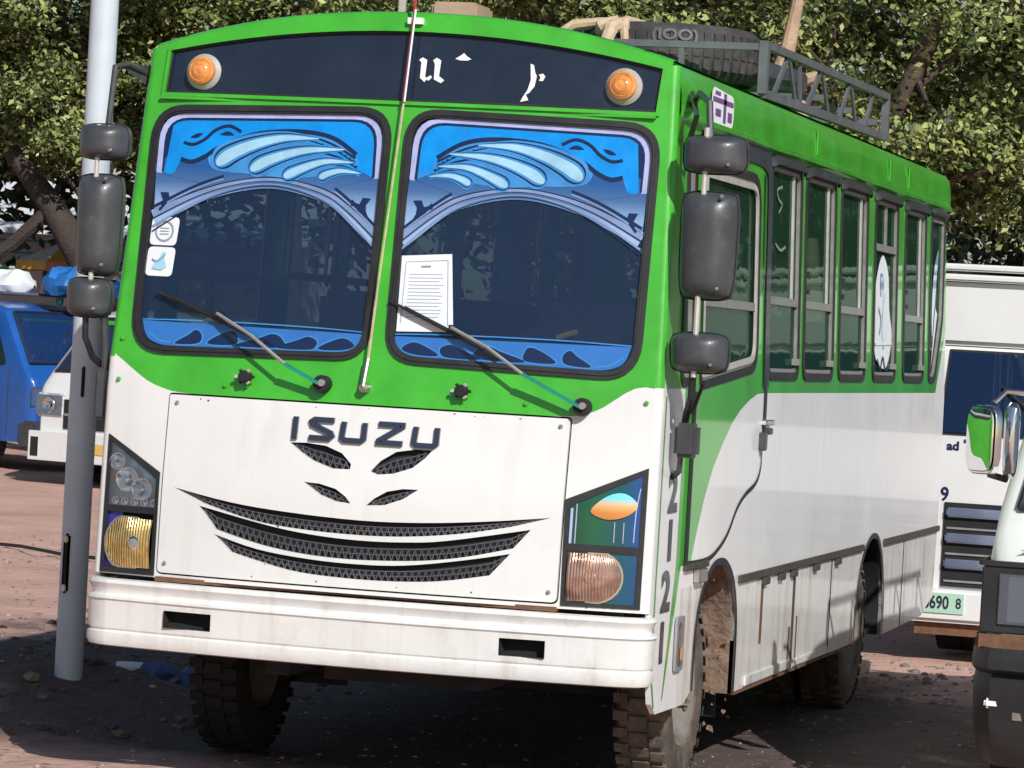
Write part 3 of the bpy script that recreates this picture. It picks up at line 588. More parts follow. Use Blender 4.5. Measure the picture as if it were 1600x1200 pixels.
# --- headlamps
def headlamp(P, sg):
    label = 'clear upper lamp with amber round lower lamp and violet strip' if sg < 0 else 'lamp covered in green blue film with pink round lower lamp'
    zd = 1.082 if sg < 0 else 1.06
    xs = [p[0] for p in P]; x0, x1 = min(xs), max(xs)
    def ztop(x): return P[0][1]+(P[1][1]-P[0][1])*(x-P[0][0])/(P[1][0]-P[0][0])
    mb = MB('rubber'); up = [(x0+.014, zd+.013), (x0+.014, ztop(x0)-.022), (x1-.014, ztop(x1)-.022), (x1-.014, zd+.013)]
    dn = [(x0+.014, P[0 if sg > 0 else 3][1]*0+.848), (x0+.014, zd-.013), (x1-.014, zd-.013), (x1-.014, .848)]
    sheet(mb, inset(P, -.004), [up, dn], FM(.006), 0, (), .08, .03)
    hl = mb.build('headlight', BUS, label=label)
    if sg < 0:
        mb = MB('silver', 'dark', 'chrome', 'badge'); sheet(mb, up, [], FM(-.030), 0, (), .06)
        for (x, z, r) in ((-1.02, 1.20, .045), (-.95, 1.165, .04), (-1.07, 1.27, .03)):
            mb.lathe([(.001, .0), (r*.5, .006), (r, .03), (r+.004, .03)], (x, FY(x, z)+.030, z), (0, -1, 0), 20, 2)
        for k in range(5):
            x = -1.075+k*.045; mb.lathe([(.001, 0), (.012, .012), (.016, .012)], (x, FY(x, 1.11)+.028, 1.112), (0, -1, 0), 10, 2)
        flat(mb, [(x1-.075, zd+.02), (x1-.065, ztop(x1-.065)-.03), (x1-.016, ztop(x1)-.03), (x1-.016, zd+.02)], -.03, 3)
        mb.build('reflector', hl)
        mb = MB('lens'); sheet(mb, up, [], FM(.002), 0, (), .06); mb.build('lens', hl)
        mb = MB('blueviolet'); flat(mb, [(x0+.014, .85), (x0+.014, zd-.013), (-1.03, zd-.013), (-1.03, .85)], -.008); mb.build('lens', hl, label='violet lamp strip')
        mb = MB('dark'); flat(mb, dn, -.03); mb.build('lamp_bowl', hl)
        q = [(-.99+.105*math.cos(t), .948+.112*math.sin(t)) for t in np.linspace(math.pi*.35, math.pi*1.65, 16)]+[(-.888, .852), (-.888, 1.046)]
        q = [(min(a, -.886), max(.852, min(b, 1.05))) for a, b in q]
        mb = MB('goldlens', 'chrome')
        sheet(mb, q, [], lambda x, z: (x, FY(x, z)-.004-.03*max(0, 1-((x+.96)/.12)**2-((z-.95)/.12)**2), z), 0, (), .02)
        strip(mb, [(a-.004, b) for a, b in q[:16]], .010, FM(.007), 1, 1); mb.lathe([(.0001, .012), (.02, .010), (.028, .0)], (-.955, FY(-.955, .95)-.030, .95), (0, -1, 0), 16, 1); mb.build('lens', hl, label='amber round lamp')
    else:
        mb = MB('film_r', 'lilac', 'eye'); sheet(mb, up, [], FM(-.002), 0, (), .06)
        strip(mb, [(x0+.022, zd+.014), (x0+.022, ztop(x0)-.03)], .010, FM(.0), 1, 1); strip(mb, [(x0+.040, zd+.014), (x0+.040, ztop(x0+.04)-.03)], .004, FM(.0), 1, 1)
        e = smooth_line([(.906, 1.202), (.950, 1.252), (1.0, 1.276), (1.045, 1.272), (1.084, 1.236), (1.06, 1.200), (1.01, 1.178), (.955, 1.176)], 4, True)
        sheet(mb, e, [], lambda x, z: (x, FY(x, z)-.003-.013*max(0, 1-((x-.99)/.1)**2-((z-1.225)/.06)**2), z), 2, (), .015)
        for x in (1.0, 1.035): strip(mb, [(x, 1.085), (x, 1.165)], .003, FM(.001), 1, 1)
        strip(mb, [(1.075, 1.09), (1.078, 1.21), (1.09, 1.30)], .004, FM(.001), 1, 2)
        mb.build('lens', hl)
        mb = MB('film_r2'); flat(mb, dn, -.006); mb.build('lens', hl, label='teal lamp film')
        q = [(.935+.105*math.cos(t), .950+.100*math.sin(t)) for t in np.linspace(-math.pi*.6, math.pi*.6, 16)]+[(.834, 1.038), (.834, .852)]
        q = [(a, max(.852, min(b, 1.04))) for a, b in q]
        mb = MB('pinklens', 'chrome'); sheet(mb, q, [], lambda x, z: (x, FY(x, z)-.004-.03*max(0, 1-((x-.92)/.12)**2-((z-.95)/.11)**2), z), 0, (), .02)
        strip(mb, [(a+.004, b) for a, b in q[:16]], .008, FM(.007), 1, 1); mb.lathe([(.0001, .010), (.022, .008), (.03, .0)], (.925, FY(.925, .95)-.032, .95), (0, -1, 0), 16, 0); mb.build('lens', hl, label='pinkish round lamp')
headlamp(HL, -1); headlamp(HR, 1)
# --- bumper
xb = sorted(set([-1.06, -.788, -.585, 0, .597, .776, 1.05]+list(np.linspace(-1.05, 1.05, 15))))
def bpath():
    pts = []
    pts += [(-1.155, .32, (-1, 0)), (-1.155, .16, (-1, 0)), (-1.155, .08, (-1, 0)), (-1.145, .03, (-.92, -.38)), (-1.12, -.0, (-.7, -.7)), (-1.09, -.015, (-.3, -.95))]
    for x in xb: pts.append((x, -.02-.10*(1-(x/1.12)**2), (0, -1)))
    pts += [(1.09, -.015, (.3, -.95)), (1.12, .0, (.7, -.7)), (1.145, .03, (.92, -.38)), (1.155, .08, (1, 0)), (1.155, .10, (1, 0))]
    return pts
prof = [(-.06, .800), (-.005, .806), (.012, .800), (.016, .786), (.006, .770), (-.002, .752), (.0, .742), (.020, .734), (.022, .724), (.014, .716), (.012, .696), (.010, .628), (.008, .606), (.0, .598), (.012, .590), (.014, .560), (.004, .538), (-.02, .532), (-.05, .54)]
BP = bpath(); mb = MB('bump')
P = [[(x+n[0]*d, y+n[1]*d, z) for d, z in prof] for x, y, n in BP]
kk = [i for i, b in enumerate(BP)]
nP = len(prof); V = [p for r in P for p in r]; F = []
for i in range(len(P)-1):
    xm = (BP[i][0]+BP[i+1][0])/2
    for j in range(nP-1):
        if j == 10 and (-.79 < xm < -.584 or .596 < xm < .777) and abs(BP[i][2][1]) == 1: continue
        F.append((i*nP+j, i*nP+j+1, (i+1)*nP+j+1, (i+1)*nP+j))
mb.add(V, F); BM = mb.build('bumper', BUS, label='white ribbed steel bumper with two dark slots')
for a, b in ((-.788, -.585), (.597, .776)):
    mb = MB('dark', 'white'); y = -.03-.10*(1-((a+b)/2.24)**2)
    mb.add([(a, y, .628), (b, y, .628), (b, y, .696), (a, y, .696), (a+.005, y+.06, .628), (b, y+.06, .628), (b, y+.06, .696), (a+.005, y+.06, .696)], [(4, 5, 6, 7), (0, 1, 5, 4), (1, 2, 6, 5), (2, 3, 7, 6), (3, 0, 4, 7)]); mb.build('bumper_slot', BM)
mb = MB('rust', 'dark'); mb.box(-.85, .8, -.05, .03, .808, .826, 0); mb.box(-1.05, 1.05, .04, .09, .60, .82, 1); mb.build('bumper_gap_strip', BUS)
# --- wipers, washer knobs, aerial
for (px, pz, mid, end, b0, b1) in ((-.203, 1.630, (-.345, 1.700), (-.674, 1.885), (-.949, 1.961), (-.470, 1.780)), (.848, 1.601, (.62, 1.715), (.304, 1.880), (.035, 1.972), (.50, 1.772))):
    y = FY(px, pz); mb = MB('dark', 'teal', 'grey'); mb.lathe([(.001, .06), (.03, .058), (.036, .04), (.034, .0)], (px, y, pz), (0, -1, 0), 14)
    mb.lathe([(.001, .075), (.014, .075), (.014, .05)], (px+.01, y, pz+.005), (0, -1, 0), 10, 2)
    p3 = lambda q, o: Vector((q[0], FY(*q)-o, q[1]))
    mb.bar(p3((px, pz), .06), p3(mid, .10), .012, .022, 1, (0, 1, 0)); m2 = ((mid[0]+end[0])/2+.01, (mid[1]+end[1])/2+.012)
    mb.tube([p3(mid, .10), p3(m2, .095), p3(end, .045)], .0075, 6, 2)
    wp = mb.build('wiper', BUS)
    mb = MB('rubber'); mb.bar(p3(b0, .018), p3(b1, .018), .010, .016, 0, (0, 1, 0)); mb.bar(p3((b0[0]*.75+end[0]*.25, b0[1]*.75+end[1]*.25), .03), p3((b1[0]*.7+end[0]*.3, b1[1]*.7+end[1]*.3), .03), .012, .010, 0, (0, 1, 0))
    mb.bar(p3(end, .02), p3(end, .05), .02, .02); mb.build('wiper_blade', wp)
for x, z in ((-.529, 1.640), (.367, 1.635)):
    y = FY(x, z); mb = MB('dark', 'lgrey'); mb.lathe([(.001, .055), (.02, .055), (.026, .045), (.026, .025), (.018, .022), (.022, .0)], (x, y, z), (0, -1, 0), 12)
    for k in range(6): a = k*1.05; mb.bar((x, y-.035, z), (x+.04*math.cos(a), y-.04, z+.04*math.sin(a)*.8), .012, .012, k % 2)
    mb.build('washer_knob', BUS)
mb = MB('steel', 'strap', 'red', 'lettw')
pt = lambda x, z, o: (x, FY(x, z)-o, z)
mb.lathe([(.001, .05), (.018, .045), (.022, .0)], pt(-.028, 1.625, 0), (0, -1, 0), 12)
mb.tube([pt(-.028, 1.63, .045), pt(-.02, 1.74, .045)], .010, 8, 0)
mb.tube([pt(-.02, 1.74, .045), pt(-.012, 1.97, .045)], .0055, 6, 1); mb.tube([pt(-.012, 1.97, .045), pt(.010, 2.5, .04), pt(.022, 2.8, .04)], .0045, 6, 1)
mb.tube([pt(.020, 2.76, .042), pt(.030, 3.13, .04)], .006, 6, 2); mb.tube([pt(.026, 2.76, .050), pt(.036, 3.13, .05)], .004, 6, 3)
mb.tube([pt(.030, 3.12, .045), (.045, .16, 3.40)], .006, 6, 2); mb.box(.0, .06, FY(0, 3.09)-.03, FY(0, 3.09)+.03, 3.075, 3.10, 3)
mb.build('aerial', BUS)

# --- sides
SK = {1: 'right', -1: 'left'}
ARCH_F = [(.867, .454), (.872, .60), (.900, .74), (.985, .86), (1.142, .945), (1.30, .965), (1.45, .945), (1.597, .87), (1.690, .74), (1.72, .60), (1.72, .37)]
ARCH_R = [(4.76, .37), (4.78, .53), (4.84, .70), (4.96, .83), (5.12, .90), (5.25, .915), (5.40, .89), (5.53, .80), (5.63, .66), (5.68, .50), (5.66, .36)]
wins = [(2.12, 2.83), (2.97, 3.73), (3.91, 4.67), (4.93, 5.65), (5.93, 6.65)]
def wrect(a, b): return rpoly([(a, 1.752), (b, 1.752), (b, 2.692), (a, 2.692)], .07, 4)
LASTW = rpoly([(6.88, 1.752), (7.10, 1.752), (7.36, 2.10), (7.40, 2.692), (6.88, 2.692)], .05, 4)
DOOR = [(.62, .985), (1.02, .985), (1.24, 1.02), (1.42, 1.08), (1.587, 1.18), (1.75, 1.235), (1.95, 1.275), (2.04, 1.33), (2.055, 1.42), (2.055, 2.70), (.62, 2.70)]
DOORW = rpoly([(.72, 1.705), (1.86, 1.785), (1.86, 2.60), (.74, 2.60)], [.05, .12, .14, .05], 5)
QW = rpoly([(.38, 1.72), (.57, 1.72), (.57, 2.62), (.44, 2.62)], .05, 3)
GC = [(2.055, 1.672), (1.90, 1.668), (1.733, 1.642), (1.55, 1.60), (1.40, 1.55), (1.238, 1.47), (1.05, 1.36), (.915, 1.24), (.80, 1.10), (.75, .985)]
def gcz(y):
    if y > 2.055: return 1.672 if y < 7.18 else 1.672+(y-7.18)*1.05
    for a, b in zip(GC, GC[1:]):
        if b[0] <= y <= a[0]: return b[1]+(a[1]-b[1])*(y-b[0])/(a[0]-b[0])
    return 0
def paint_side(y, z, sg=1):
    """0 green 1 white 2 skirt"""
    if sg < 0 and y < .62 and z < 1.0: return 1
    if z > 1.69 and y < 7.1: return 0
    if y < .62:
        e = .47 if z > 1.0 else .47-(1.0-z)*.25
        hi = 9 if z > .98 else .56-(.98-z)*.40
        return 0 if e < y < hi and z > .46 else 1
    if y < .76: return 0 if z > .985 else (1 if z > .87 else 2)
    if z > gcz(y): return 0
    return 1 if z > .87 else 2
def side(sg):
    top = 2.76
    fr = [(yc(z), z) for z in (2.76, 2.4, 2.0, 1.65, 1.2, .82)]
    out = fr+([(.10, .60), (.16, .46), (.24, .415), (.74, .41)] if sg > 0 else [(.10, .62), (.74, .60), (.84, .60)])+(ARCH_F if sg > 0 else ARCH_F[1:])+[(1.75, .365), (4.72, .365)]+ARCH_R+[(7.1, .375), (7.52, .47), (7.57, .9), (7.53, 2.0), (7.47, 2.76)]
    H = [wrect(a, b) for a, b in wins]+[LASTW, QW, inset(DOOR, -.008)]
    lines = [[(2.07, 1.672), (7.18, 1.672), (7.54, 2.05)], [(1.8, .87), (4.9, .87)], [(5.6, .87), (7.56, .87)], [(.47, 1.69), (.47, 1.0), (.335, .46)], [(.56, .98), (.352, .46)], [(.15, 1.69), (.47, 1.69)]]
    mb = MB('green', 'wside', 'skirt'); sheet(mb, out, H, SMp(sg), lambda y, z: paint_side(y, z, sg), lines, .12, .02, (-sg, 0, 0))
    sd = mb.build('side_panel', BUS)
    mb = MB('green', 'wside'); sheet(mb, DOOR, [DOORW], SMp(sg, .004), lambda y, z: 0 if (z > gcz(y) or y < .755) else 1, [GC[:-1]], .09, .02, (-sg, 0, 0))
    dr = mb.build('door', BUS)
    mb = MB('trimd'); p = [(1.955, 1.30), (2.02, 1.36), (2.075, 1.46), (2.07, 2.60), (1.98, 2.72), (1.5, 2.735), (1.2, 2.735)]
    strip(mb, [(2.062, 1.5), (2.062, 2.2), (2.055, 2.60), (1.98, 2.69), (1.75, 2.712), (1.2, 2.712)], lambda t: .05 if t < .15 else .10, SMp(sg, .012))
    strip(mb, [(2.062, 1.70), (2.06, 2.2)], .12, SMp(sg, .010), 0, 2)
    strip(mb, [(1.955, 2.1), (1.955, 2.63)], .03, SMp(sg, .010), 0, 2)
    mb.build('door_gasket', dr)
    mb = MB('rubber'); strip(mb, [(.62, .985), (1.02, .985), (1.24, 1.02), (1.42, 1.08), (1.587, 1.18), (1.75, 1.235), (1.95, 1.275), (2.04, 1.33), (2.055, 1.42), (2.055, 1.70)], .022, SMp(sg, .007))
    mb.bar((sg*1.16, .61, .985), (sg*1.16, .61, 1.68), .01, .02); mb.build('door_seam', dr)
    mb = MB('plastic', 'lgrey'); mb.box(*sorted((sg*1.152, sg*1.19)), 2.06, 2.12, 1.49, 1.52); mb.box(*sorted((sg*1.152, sg*1.185)), 1.98, 2.03, 1.42, 1.50); mb.box(*sorted((sg*1.15, sg*1.18)), 2.02, 2.2, 1.53, 1.555, 1); mb.build('door_handle', dr, bevel=.004)
    def window(P, y0, y1, mid=2.085, kind=0, parent=BUS):
        mb = MB('rubber', 'wframe', 'lgrey'); sheet(mb, inset(P, -.022), [inset(P, .014)], SMp(sg, .008), 0, (), .2, .02, (-sg, 0, 0))
        sheet(mb, inset(P, .012), [inset(P, .030)], SMp(sg, .002), 1, (), .2, .02, (-sg, 0, 0))
        ya, yb = y0+.03, y1-.03
        if mid: sheet(mb, [(ya, mid-.018), (yb, mid-.018), (yb, mid+.018), (ya, mid+.018)], [], SMp(sg, .004), 1, (), .3, .02, (-sg, 0, 0))
        if kind == 0:
            for yy in (y1-.15,): sheet(mb, [(yy, mid), (yy+.022, mid), (yy+.022, 2.66), (yy, 2.66)], [], SMp(sg, -.002), 2, (), .3, .012, (-sg, 0, 0))
            for zz in (mid+.05, mid+.13): mb.box(*sorted((sg*(W(zz)-.01), sg*(W(zz)+.01))), y0+.05, y0+.09, zz, zz+.025, 0)
        if kind == 1: sheet(mb, [((y0+y1)/2, mid), ((y0+y1)/2+.04, mid), ((y0+y1)/2+.04, 2.66), ((y0+y1)/2, 2.66)], [], SMp(sg, -.002), 1, (), .3, .012, (-sg, 0, 0))
        if kind <= 1: mb.box(*sorted((sg*1.13, sg*1.165)), y1-.07, y1-.03, 1.80, 1.83, 1)
        fr_ = mb.build('window', parent)
        mb = MB('sdglass'); sheet(mb, inset(P, .02), [], SMp(sg, -.012), 0, (), .3); gl = mb.build('pane', fr_)
        return fr_
    for i, (a, b) in enumerate(wins):
        wn = window(wrect(a, b), a, b, 2.436 if i == 3 else 2.085, 1 if i == 3 else 0)
        mb = MB('visor'); P = []
        for t in (0, .02, .05, .1, .2, .5, .8, .9, .95, .98, 1):
            y = a-.03+(b-a+.06)*t; dz = -.035*(max(0, abs(2*t-1)-.8)/.2)**2; pr_ = math.sqrt(max(0, 1-(max(0, abs(2*t-1)-.84)/.16)**2))
            P.append([(sg*(W(2.73)+.002), y, 2.735+dz), (sg*(W(2.73)+.006+.024*pr_), y, 2.722+dz), (sg*(W(2.7)+.008+.030*pr_), y, 2.690+dz*.5), (sg*(W(2.7)+.004+.024*pr_), y, 2.687+dz*.5)])
        mb.grid(P); mb.build('rain_visor', wn)
        if sg > 0 and i == 3:
            mb = MB('paper', 'mblue', 'navy', 'cyan'); f = SMp(1, -.006); f2 = SMp(1, -.003)
            sheet(mb, smooth_line([(5.22, 2.40), (5.42, 2.31), (5.48, 2.12), (5.58, 1.98), (5.48, 1.84), (5.32, 1.80), (5.06, 1.86), (4.99, 2.05), (5.04, 2.26)], 4, True), [], f, 0, (), .1)
            sheet(mb, smooth_line([(5.30, 2.20), (5.38, 2.12), (5.40, 1.98), (5.30, 1.90), (5.24, 2.02)], 4, True), [], f2, 3, (), .1)
            sheet(mb, smooth_line([(5.16, 2.30), (5.26, 2.28), (5.26, 2.20), (5.17, 2.19)], 4, True), [], f2, 1, (), .1)
            for q in ([(5.02, 1.93), (5.55, 1.94)], [(5.10, 1.85), (5.20, 1.80), (5.28, 1.86), (5.38, 1.79), (5.48, 1.84)], [(5.12, 2.12), (5.2, 2.06), (5.16, 1.98)]): strip(mb, q, .018, SMp(1, -.001), 2 if q[0][0] != 5.02 else 0)
            mb.build('window_decal', wn)
        if sg > 0 and i in (0,):
            mb = MB('grey'); f = SMp(1, -.006)
            strip(mb, [(2.42, 2.60), (2.30, 2.58), (2.34, 2.54), (2.42, 2.52), (2.34, 2.48)], .014, f); mb.build('window_decal', wn); mb = MB('grey'); strip(mb, [(2.28, 2.34), (2.40, 2.315), (2.52, 2.335)], .014, f); mb.build('window_decal', wn)
    wn = window(LASTW, 6.88, 7.38, None, 2)
    if sg > 0:
        mb = MB('cyan', 'paper'); f = SMp(1, -.006)
        strip(mb, [(7.22, 2.50), (7.12, 2.36), (7.06, 2.15), (7.05, 2.0)], lambda t: .12*math.sin(math.pi*min(1, t*.8+.1)), f, 0); strip(mb, [(7.16, 2.15), (7.08, 1.98), (7.0, 1.82)], lambda t: .09*(1-t), SMp(1, -.003), 1); mb.build('window_decal', wn)
    mb = MB('plastic'); mb.box(*sorted((sg*1.112, sg*1.145)), 6.85, 7.42, 2.70, 2.73); mb.build('rain_visor', wn, bevel=.008)
    window(QW, .38, .57, None, 2)
    window(DOORW, .72, 1.86, 2.045, 3, dr)
    mb = MB('lgrey'); sheet(mb, inset(DOORW, .026), [inset(DOORW, .052)], SMp(sg, .008), 0, (), .2, .01, (-sg, 0, 0)); mb.build('door_window_frame', dr)
    # roof side band
    mb = MB('green'); P = []
    ys = [.262, .30, .36]+list(np.linspace(.5, 7.3, 40))+[7.42, 7.50]
    for y in ys:
        e = min(1, (y-.25)/.12); dv = .004*math.sin(y*2.1)+.003*math.sin(y*5.3)
        P.append([(sg*1.10, y, 2.75), (sg*(1.105+.012*e), y, 2.742+dv*.5), (sg*(1.11+.030*e), y, 2.748+dv*.5), (sg*(1.11+.032*e), y, 2.768), (sg*(1.108+.018*e+dv), y, 2.775), (sg*(1.106+.018*e+dv), y, 2.84), (sg*(1.100+.016*e), y, 2.915), (sg*(1.085+.006*e), y, 2.952), (sg*1.03, y, 2.972), (sg*.95, y, zr(.95)+.022)])
    mb.grid(P); mb.build('roof_band', BUS)
    for y in (3.12, 5.25, 5.9): mb = MB('green'); mb.box(*sorted((sg*1.122, sg*1.131)), y, y+.05, 2.79, 2.91); mb.build('roof_band_joint', BUS, bevel=.003)
    # belt trim, tabs and skirt seams
    mb = MB('seam', 'steel')
    for a, b in ((1.72, 4.90), (5.58, 7.57)):
        mb.box(*sorted((sg*1.150, sg*1.166)), a, b, .850, .884)
    for y in (2.25, 2.62, 2.92, 3.5, 4.1): mb.box(*sorted((sg*1.151, sg*1.172)), y, y+.10, .815, .848)
    mb.box(*sorted((sg*1.15, sg*1.17)), .60, 1.02, .958, .985); mb.box(*sorted((sg*1.15, sg*1.18)), .80, .95, .90, .958, 1); mb.build('belt_trim', BUS, bevel=.003)
    mb = MB('seam', 'rust')
    for y, wd in ((3.02, .05), (4.02, .018), (6.3, .018)): mb = MB('seam'); mb.box(*sorted((sg*1.149, sg*1.1525)), y, y+wd, .37, .848, 0); mb.build('skirt_seam', BUS)
    for y, z0, z1, wd in ((2.25, .55, .815, .05), (2.95, .38, .58, .05), (3.14, .38, .62, .03)): mb = MB('rust'); mb.box(*sorted((sg*1.149, sg*1.1517)), y, y+wd, z0, z1, 0); mb.build('rust_streak', BUS)
    mb = MB('seam', 'rust'); mb.box(*sorted((sg*1.149, sg*1.156)), 1.74, 4.72, .365, .378, 1); mb.build('skirt_seam', BUS)
    mb = MB('skirt'); mb.box(*sorted((sg*1.150, sg*1.162)), 1.95, 2.98, .385, .43); mb.box(*sorted((sg*1.150, sg*1.160)), 3.10, 4.0, .385, .42); mb.build('skirt_flange', BUS, bevel=.004)
    # wheel arch liners
    for A, nm, dp in ((ARCH_F, 'mud', .42), (ARCH_R, 'dark', .55)):
        mb = MB(nm, 'rubber'); P = [[(sg*(1.148-.0), y, z), (sg*(1.12), y, z), (sg*(1.148-dp), y, z)] for y, z in A]; mb.grid(P, 0)
        strip(mb, A, .03, SMp(sg, .006), 1); mb.build('wheel_arch', BUS)
    # side marker lamp
    mb = MB('grey', 'lens', 'amber'); f = SMp(sg, .004)
    sheet(mb, rpoly([(.50, .56), (.64, .56), (.64, .78), (.50, .78)], .02, 2), [], f, 0, (), .1, .01, (sg, 0, 0)); sheet(mb, rpoly([(.53, .58), (.61, .58), (.61, .76), (.53, .76)], .03, 3), [], SMp(sg, .017), 1)
    sheet(mb, rpoly([(.55, .60), (.60, .60), (.60, .66), (.55, .66)], .02, 3), [], SMp(sg, .019), 2); mb.build('side_marker', BUS)
    if sg > 0:
        for i, (ch, y, z) in enumerate((('2', .335, 1.275), ('1', .325, 1.085), ('2', .300, .885), ('1', .275, .685))):
            mb = MB('badge'); text_mb(mb, ch, .215, lambda a, b, y=y, z=z: (W(1)+.004, y+a, z+b), 0, 1.45, 0, .009); mb.build('number_digit', BUS)
        mb = MB('green'); strip(mb, [(.135, 1.66), (.13, 1.2), (.125, .8), (.13, .6), (.20, .44)], .018, SMp(1, .002)); mb.build('painted_stripe', BUS)
        mb = MB('paper', 'purple'); f = SMp(1, .022)
        q = rpoly([(.72, 2.765), (1.16, 2.765), (1.16, 2.90), (.72, 2.915)], .05, 3); sheet(mb, q, [], lambda y, z: (1.134, y, z), 0)
        for a, b, c_, d in ((.95, 2.78, 1.0, 2.90), (.74, 2.855, 1.14, 2.875), (.80, 2.80, .9, 2.83), (1.04, 2.79, 1.12, 2.83), (.78, 2.885, .88, 2.90)): mb.box(1.1345, 1.136, a, c_, b, d, 1)
        mb.build('sticker', BUS)
side(1); side(-1)
# roof, rear, underbody
mb = MB('green'); mb.grid([[(x, y, zr(x)+.022-(.0 if y < 7.3 else (y-7.3)*.25)) for y in [.30, 1, 2, 3, 4, 5, 6, 7, 7.3, 7.5]] for x in np.linspace(-1.0, 1.0, 17)]); mb.build('roof', BUS)
RW = rpoly([(-.85, 1.8), (.85, 1.8), (.82, 2.55), (-.82, 2.55)], .08, 4); fm = lambda x, z: (x, 7.56-max(0, z-.9)*.045+.0, z)
mb = MB('green', 'white'); sheet(mb, [(-1.14, .45), (1.14, .45), (1.14, 1.65), (1.105, 2.76), (1.06, 2.95), (.6, 3.08), (-.6, 3.08), (-1.06, 2.95), (-1.105, 2.76), (-1.14, 1.65)], [RW], fm, lambda x, z: 0 if z > 1.67 else 1, [[(-1.14, 1.67), (1.14, 1.67)]], .15, .02); mb.build('rear_panel', BUS)
mb = MB('sdglass'); sheet(mb, RW, [], fm); mb.build('rear_window', BUS)
mb = MB('dark'); mb.box(-1.11, 1.11, .15, 7.5, .93, .97); mb.box(-.45, -.35, .2, 7.4, .45, .62); mb.box(.35, .45, .2, 7.4, .45, .62)
mb.box(-.3, .3, .5, 1.6, .42, .9); mb.box(-1.1, -.6, 2.1, 4.5, .45, .92); mb.box(.6, 1.1, 2.1, 4.5, .48, .92); mb.tube([(-.8, 1.3, .40), (.8, 1.3, .40)], .05); mb.tube([(-.8, 5.25, .42), (.8, 5.25, .42)], .07)
mb.lathe([(.001, -.16), (.12, -.15), (.18, 0), (.12, .15), (.001, .16)], (0, 5.25, .42), (0, 1, 0), 14); mb.build('chassis', BUS)
for s_ in (1, -1): mb = MB('rubber'); mb.box(*sorted((s_*.64, s_*1.05)), 1.86, 1.875, .25, .9); mb.build('mud_flap', BUS)
# wheels
def wheel(xc, yc_, wd, out, tm, parent=BUS, rr=.40, rn='wheel'):
    mb = MB('rim', 'dark'); o = (xc, yc_, rr)
    a = (out, 0, 0); h = wd/2
    mb.lathe([(.0001, h-.10), (.09, h-.10), (.10, h-.085), (.17, h-.09), (.205, h-.03), (.222, h-.012), (.226, h-.02), (.215, -h+.02)], o, a, 28)
    mb.lathe([(.0001, h-.02), (.055, h-.02), (.06, h-.04), (.06, h-.10)], o, a, 14)
    for k in range(6): t = k*math.pi/3; mb.lathe([(.0001, h-.07), (.014, h-.07), (.014, h-.1)], (xc, yc_+.11*math.cos(t), rr+.11*math.sin(t)), a, 6, 1)
    wh = mb.build(rn, parent)
    mb = MB(tm); r2 = rr
    mb.lathe([(.222, -h+.02), (.23, -h+.005), (.27, -h), (.33, -h+.0), (r2-.03, -h+.012), (r2-.008, -h+.03), (r2-.008, h-.03), (r2-.03, h-.012), (.33, h), (.27, h), (.23, h-.005), (.222, h-.02)], o, a, 56)
    for k in range(34):
        t = 2*math.pi*k/34; c = Vector((0, math.cos(t), math.sin(t))); tt = Vector((0, -math.sin(t), math.cos(t)))
        for s_, sh in ((-1, 0), (1, .5), (0, .25)):
            t2 = t+sh*2*math.pi/34; c = Vector((0, math.cos(t2), math.sin(t2))); tt = Vector((0, -math.sin(t2), math.cos(t2)))
            x0, x1 = {-1: (-h+.004, -h*.42), 1: (h*.42, h-.004), 0: (-h*.34, h*.34)}[s_]
            p = Vector(o)+c*(r2-.012); vs = []
            for x in (x0, x1):
                for q in (-.021, .021):
                    for rr_ in (0, .016 if True else 0): vs.append(p+Vector((x, 0, 0))+tt*q+c*rr_)
            mb.add(vs, [(0, 1, 3, 2), (4, 6, 7, 5), (0, 4, 5, 1), (2, 3, 7, 6), (1, 5, 7, 3)])
    mb.build('tyre', wh); return wh
wheel(.93, 1.30, .22, 1, 'tyrem'); wheel(-.93, 1.30, .22, -1, 'tyred')
for s_ in (1, -1): wheel(s_*.96, 5.25, .22, s_, 'tyrem'); wheel(s_*.70, 5.25, .22, s_, 'tyrem')
# lumps of mud and hub hardware inside front arch
mb = MB('mud', 'steel')
for k in range(170):
    t = random.uniform(-.15, 1.0)*math.pi; rr_ = .40+.04*random.random(); y = 1.30+rr_*math.cos(t)*.98; z = .42+rr_*math.sin(t)*1.15; r = .006+.020*random.random()**2; x = 1.13-.38*random.random()
    if k % 3 == 0: y = .93+.12*random.random(); z = .36+.45*random.random(); x = 1.02+.10*random.random(); r *= 1.3
    q = [Vector((x, y, z))+Vector((random.gauss(0, 1), random.gauss(0, 1), random.gauss(0, 1))).normalized()*r*random.uniform(.6, 1.5) for _ in range(8)]
    bm = bmesh.new(); vv = [bm.verts.new(p) for p in q]; bmesh.ops.convex_hull(bm, input=vv); bm.verts.index_update(); mb.add([v.co[:] for v in bm.verts], [tuple(v.index for v in f.verts) for f in bm.faces]); bm.free()
o = mb.build('caked_mud', BUS); o['kind'] = 'stuff'

